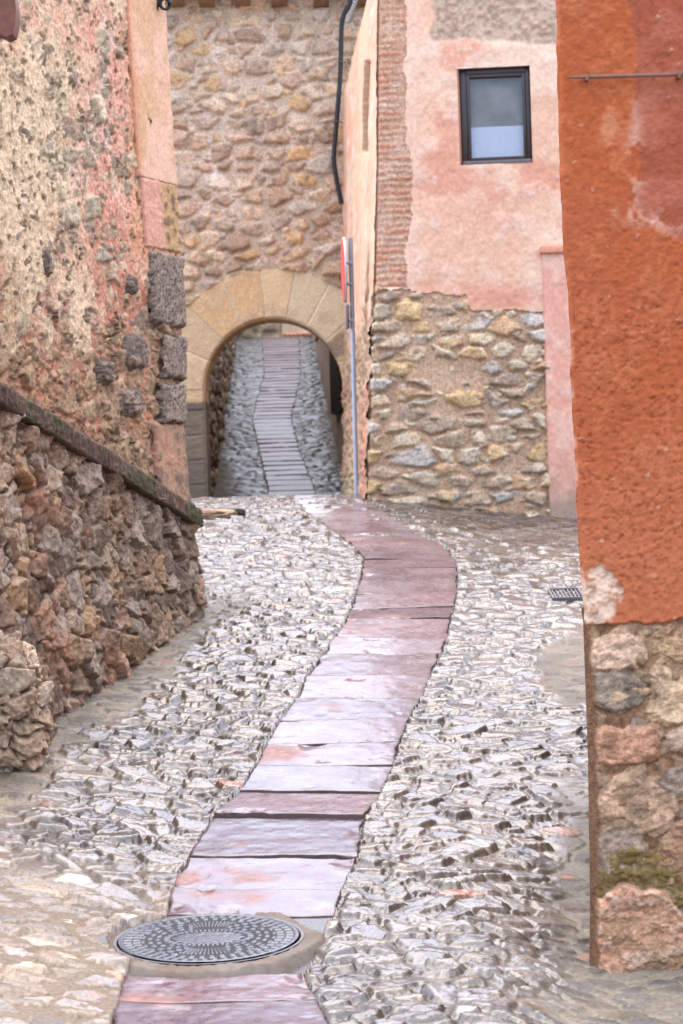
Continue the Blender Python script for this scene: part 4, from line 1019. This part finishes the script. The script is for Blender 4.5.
# black cable down the joint between gateway and pink house
def build_cable():
    D = 23.72
    root = thing('wall_cable', 'thick black cable running down beside the flank of the pink house', 'cable', P(340, 205, D))
    pts = spline([P(x, y, D) for x, y in ((353, -16), (351, 2), (344, 14), (341.5, 30), (340.5, 70), (338, 105), (335.5, 135), (334, 160), (337, 182), (341.5, 204))], 8)
    MB().tube(pts, .027, 12).build('cable_sheath', M['black'], root)
    c = spline([P(x, y, D - .08) for x, y in ((358, -16), (355, 2), (350, 14), (347, 22))], 24)
    tw = [[], []]
    for i, p in enumerate(c):
        for k in (0, 1):
            an = i * .55 + k * math.pi; tw[k].append(p + np.array([math.cos(an) * .014, math.sin(an) * .014, 0]))
    m = MB(); [m.tube(t, .012, 8) for t in tw]; m.build('twisted_strand', M['strand'], root)
    for y, x in ((62, 340.6), (122, 336.5)):
        p = P(x, y, D); m = MB(); m.tube([p + np.array([-.045, -.02, 0]), p + np.array([-.02, -.034, 0]), p + np.array([.02, -.034, 0]), p + np.array([.05, .0, -.004]), p + np.array([.09, .06, -.008])], .006, 8); m.build('clip', M['rust'], root)
build_cable()

# road sign, seen almost edge-on
def build_sign():
    D = 18.6
    top, bot = P(350.5, 238, D), P(356.5, 492, D); bot[2] -= .1
    root = thing('road_sign', 'round red road sign seen edge-on on a grey pole by the pink house', 'road sign', bot)
    MB().tube([bot, lerp(bot, top, .5), top], .019, 14).build('pole', M['zinc'], root)
    c = lerp(P(348.6, 270, D), top, 0); nrm = Vector((-1.0, -.058 + c[0] / D, 0)).normalized()
    rot = nrm.to_track_quat('Z', 'Y').to_matrix()
    def disc(r, t, off, mat, name, par):
        m = MB(); g = bmesh.ops.create_cone(m.bm, cap_ends=True, segments=64, radius1=r, radius2=r, depth=t)['verts']
        bmesh.ops.transform(m.bm, matrix=Matrix.Translation(Vector([float(q) for q in c]) + nrm * off) @ rot.to_4x4(), verts=g)
        return m.build(name, mat, par)
    d = disc(.28, .010, .034, M['zinc'], 'disc', root); ABS[d.name] = (0, 0, 0)
    disc(.277, .006, .0425, M['white'], 'sign_border', d)
    disc(.272, .004, .048, M['red'], 'sign_face', d)
    p = P(349.4, 317, D); m = MB(); m.box(p + np.array([-.016, -.0, 0]), (.014, .16, .20), Matrix.Rotation(.10, 3, 'Z'), .003); m.build('plate', M['navy'], root)
    for y in (262, 282, 317):
        q = lerp(top, bot, (y - 238) / 254); m = MB(); m.box(q + np.array([-.012, 0, 0]), (.055, .062, .022), None, .004); m.build('clamp', M['zinc'], root)
build_sign()

# ------------------------------------------------------------------ beyond the gateway
def plain_wall(name, A, B, z0, z1, res, cols, mort, seed, root, mat, cw=.3, ch=.19, hgt=.05, keep=None, back=None):
    pn = Panel(A, B); us = ax(0, pn.L, res[0]); vs = ax(z0, z1, res[1]); U, V = np.meshgrid(us, vs)
    n2 = fbm(U * 5, V * 5, 4, seed); n3 = fbm(U * 18, V * 18, 3, seed + 1)
    e, hs, du, dv = stones(U + .03 * n2, V + .03 * n2, cw, ch, seed + 2, .85, .36)
    h, t = stone_relief(e, hs, du, dv, .02, .04, hgt, .25, .4); h = h + .012 * n3
    isS = h > .012
    c = np.where(isS[..., None], pal(hs[5], cols) * (.8 + .4 * hs[6])[..., None], np.array(mort)); c = mixc(c, c * .6, ss(0, .5, n2) * .7)
    return grid_obj(name, pn.base(U, V, np.maximum(h, .01)), c, np.full(U.shape, .85), mat, root, back=back)[0]
def build_beyond():
    r = thing('alley_wall', 'dark shaded stone wall on the left of the ramp beyond the arch', 'stone wall', (-1.6, 30, E))
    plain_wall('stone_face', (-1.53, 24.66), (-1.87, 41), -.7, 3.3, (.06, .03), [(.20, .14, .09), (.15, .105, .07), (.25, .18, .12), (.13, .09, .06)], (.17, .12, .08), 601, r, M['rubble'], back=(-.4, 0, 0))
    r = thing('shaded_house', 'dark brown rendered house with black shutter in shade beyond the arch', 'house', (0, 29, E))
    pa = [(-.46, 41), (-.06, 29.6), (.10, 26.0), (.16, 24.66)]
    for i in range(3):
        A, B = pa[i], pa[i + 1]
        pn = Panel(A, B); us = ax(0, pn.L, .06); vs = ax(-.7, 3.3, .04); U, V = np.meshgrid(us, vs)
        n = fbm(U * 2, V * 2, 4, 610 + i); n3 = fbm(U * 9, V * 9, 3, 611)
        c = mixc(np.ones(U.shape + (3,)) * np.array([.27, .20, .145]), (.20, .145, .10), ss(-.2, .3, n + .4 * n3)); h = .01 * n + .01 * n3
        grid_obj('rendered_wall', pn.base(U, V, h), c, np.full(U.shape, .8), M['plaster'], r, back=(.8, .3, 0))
        if i == 1:
            ang = math.atan2(pn.u[1], pn.u[0]); m = MB(); q = pn.base(np.array(1.9), np.array(1.28), .03)
            m.box(q, (2.2, .06, .86), Matrix.Rotation(ang, 3, 'Z'), .008)
            for k in range(5): m.box(pn.base(np.array(1.9 - 1.0 + k * .5), np.array(1.28), .065), (.05, .03, .84), Matrix.Rotation(ang, 3, 'Z'), .004)
            m.build('shutter', M['shutter'], r)
    m = MB(); m.box((.02, 32.0, E + 2.42), (.40, 11, .12), Matrix.Rotation(.035, 3, 'Z'), .02)
    m.build('eave', M['wood'], r)
    r = thing('far_stone_house', 'small stone house front closing the left top of the far ramp', 'house', (-1.4, 41, E + 2.6))
    plain_wall('stone_front', (-2.6, 41.2), (-1.02, 41.2), 2.3, 3.9, (.03, .03), [(.34, .25, .15), (.26, .19, .12), (.40, .30, .18), (.22, .16, .11)], (.33, .25, .16), 620, r, M['rubble'], .3, .2, back=(0, 2, 0))
    r = thing('pale_house', 'pale sunlit house wall at the right top of the far ramp', 'house', (-.6, 43, E + 2.6))
    pn = Panel((-1.04, 41.6), (.8, 41.6)); us = ax(0, pn.L, .03); vs = ax(2.3, 4.0, .03); U, V = np.meshgrid(us, vs)
    n = fbm(U * 4, V * 4, 4, 630); c = mixc(np.ones(U.shape + (3,)) * np.array([.74, .62, .44]), (.70, .52, .34), ss(0, .4, n))
    grid_obj('rendered_wall', pn.base(U, V, .01 * n), c, np.full(U.shape, .8), M['plaster'], r, back=(0, 2, 0))
    # low red tiled kerb in front of it
    m = MB(); q0 = P(283, 334, 41.0); q1 = P(314, 333, 41.0)
    for k in range(7):
        q = lerp(q0, q1, (k + .5) / 7); m.tube([q + np.array([0, -.16, -.05]), q + np.array([0, .2, .0])], .038, 10)
    m.box((q0 + q1) / 2 + np.array([0, .05, -.10]), (float(q1[0] - q0[0]), .3, .14), None, .01)
    o = m.build('tiled_kerb', M['tile']); tag(o, 'low red clay tile row at the top end of the stepped ramp', 'tile row')
build_beyond()

# ------------------------------------------------------------------ small covers in the lane
def build_covers():
    q = ground_hit(566, 598); root = thing('drain_grate', 'small grey iron drain grate among cobbles beside the orange house', 'drain grate', q)
    sl = float(ground(q[0], np.array(q[1] + .2)) - ground(q[0], np.array(q[1] - .2))) / .4; rot = Matrix.Rotation(math.atan(sl), 3, 'X')
    zc = q + np.array([0, 0, .022])
    def at(dx, dy, dz=0): return zc + np.array([dx, dy, dy * sl + dz])
    m = MB(); [m.box(at(s * .085, 0), (.012, .30, .02), rot, .002) for s in (-1, 1)]; [m.box(at(0, s * .145), (.158, .012, .02), rot, .002) for s in (-1, 1)]; m.build('frame', M['grate'], root)
    m = MB(); [m.box(at(-.066 + k * .022, 0, -.002), (.009, .276, .012), rot, .002) for k in range(7)]; m.build('bars', M['grate'], root)
    m = MB(); m.box(at(0, 0, -.03), (.15, .27, .01), rot); m.build('sump', M['black'], root)
    # tan flat stone by the gateway
    c = ground_hit(206, 518, 10, 18.5)
    def cf(x, y, z, a, st, hs):
        return mixc(np.ones(x.shape + (3,)) * np.array([.40, .27, .17]), (.28, .18, .12), ss(-.1, .3, a)), np.full(x.shape, .5)
    p, col, rg = blob_rock('f', (c[0] - .02, c[1], c[2] + .02), (.26, .16, .045), 31, None, cf, 60, 3.5, .08)
    o = grid_obj('flat_stone', p, col, rg, M['ashlar'])[0]; tag(o, 'flat tan threshold stone lying in front of the left arch pier', 'stone')
    c = ground_hit(232, 517, 10, 18.5)
    def cf2(x, y, z, a, st, hs): return np.ones(x.shape + (3,)) * np.array([.05, .045, .04]), np.full(x.shape, .5)
    p, col, rg = blob_rock('f', (c[0], c[1] + .02, c[2] + .03), (.10, .09, .035), 33, None, cf2, 50, 3, .12)
    o = grid_obj('dark_stone', p, col, rg, M['ashlar'])[0]; tag(o, 'small dark stone at the right end of the flat tan stone', 'stone')
build_covers()

# ------------------------------------------------------------------ light, sky, camera
SUN_EL, SUN_AZ = R(78), R(-8)        # azimuth clockwise from +Y (up the street)
wd = bpy.data.worlds.new('World'); SC.world = wd; wd.use_nodes = True
nt = wd.node_tree; bg = nt.nodes['Background']
sky = nt.nodes.new('ShaderNodeTexSky'); sky.sky_type = 'NISHITA'; sky.sun_disc = False
sky.sun_elevation = SUN_EL; sky.sun_rotation = SUN_AZ; sky.air_density = 1.0; sky.dust_density = 2.0; sky.ozone_density = 1.0
hs_ = nt.nodes.new('ShaderNodeHueSaturation'); hs_.inputs['Saturation'].default_value = 1.12
nt.links.new(sky.outputs['Color'], hs_.inputs['Color']); nt.links.new(hs_.outputs['Color'], bg.inputs['Color']); bg.inputs['Strength'].default_value = .15
sl = bpy.data.lights.new('overcast_sun', 'SUN'); sl.energy = 1.5; sl.angle = R(148); sl.color = (1, .885, .73)
so = bpy.data.objects.new('overcast_sun', sl); COL.objects.link(so)
sd = Vector((math.sin(SUN_AZ) * math.cos(SUN_EL), math.cos(SUN_AZ) * math.cos(SUN_EL), math.sin(SUN_EL)))
so.rotation_euler = sd.to_track_quat('Z', 'Y').to_euler(); so.location = (0, 0, 20)

cd = bpy.data.cameras.new('camera'); co = bpy.data.objects.new('camera', cd); COL.objects.link(co)
cd.sensor_fit = 'VERTICAL'; cd.sensor_height = 36; cd.lens = F / H * 36; cd.clip_start = .1; cd.clip_end = 1000
m3 = Matrix((CR, CU, -CF)).transposed(); co.matrix_world = Matrix.Translation(CP) @ m3.to_4x4()
cd.dof.use_dof = True; cd.dof.focus_distance = 8.8; cd.dof.aperture_fstop = 6.3
SC.camera = co
SC.view_settings.view_transform = 'Standard'; SC.view_settings.look = 'None'; SC.view_settings.gamma = 1; SC.view_settings.exposure = 2.18
SC.render.engine = 'CYCLES'; SC.cycles.use_denoising = True; SC.cycles.max_bounces = 6
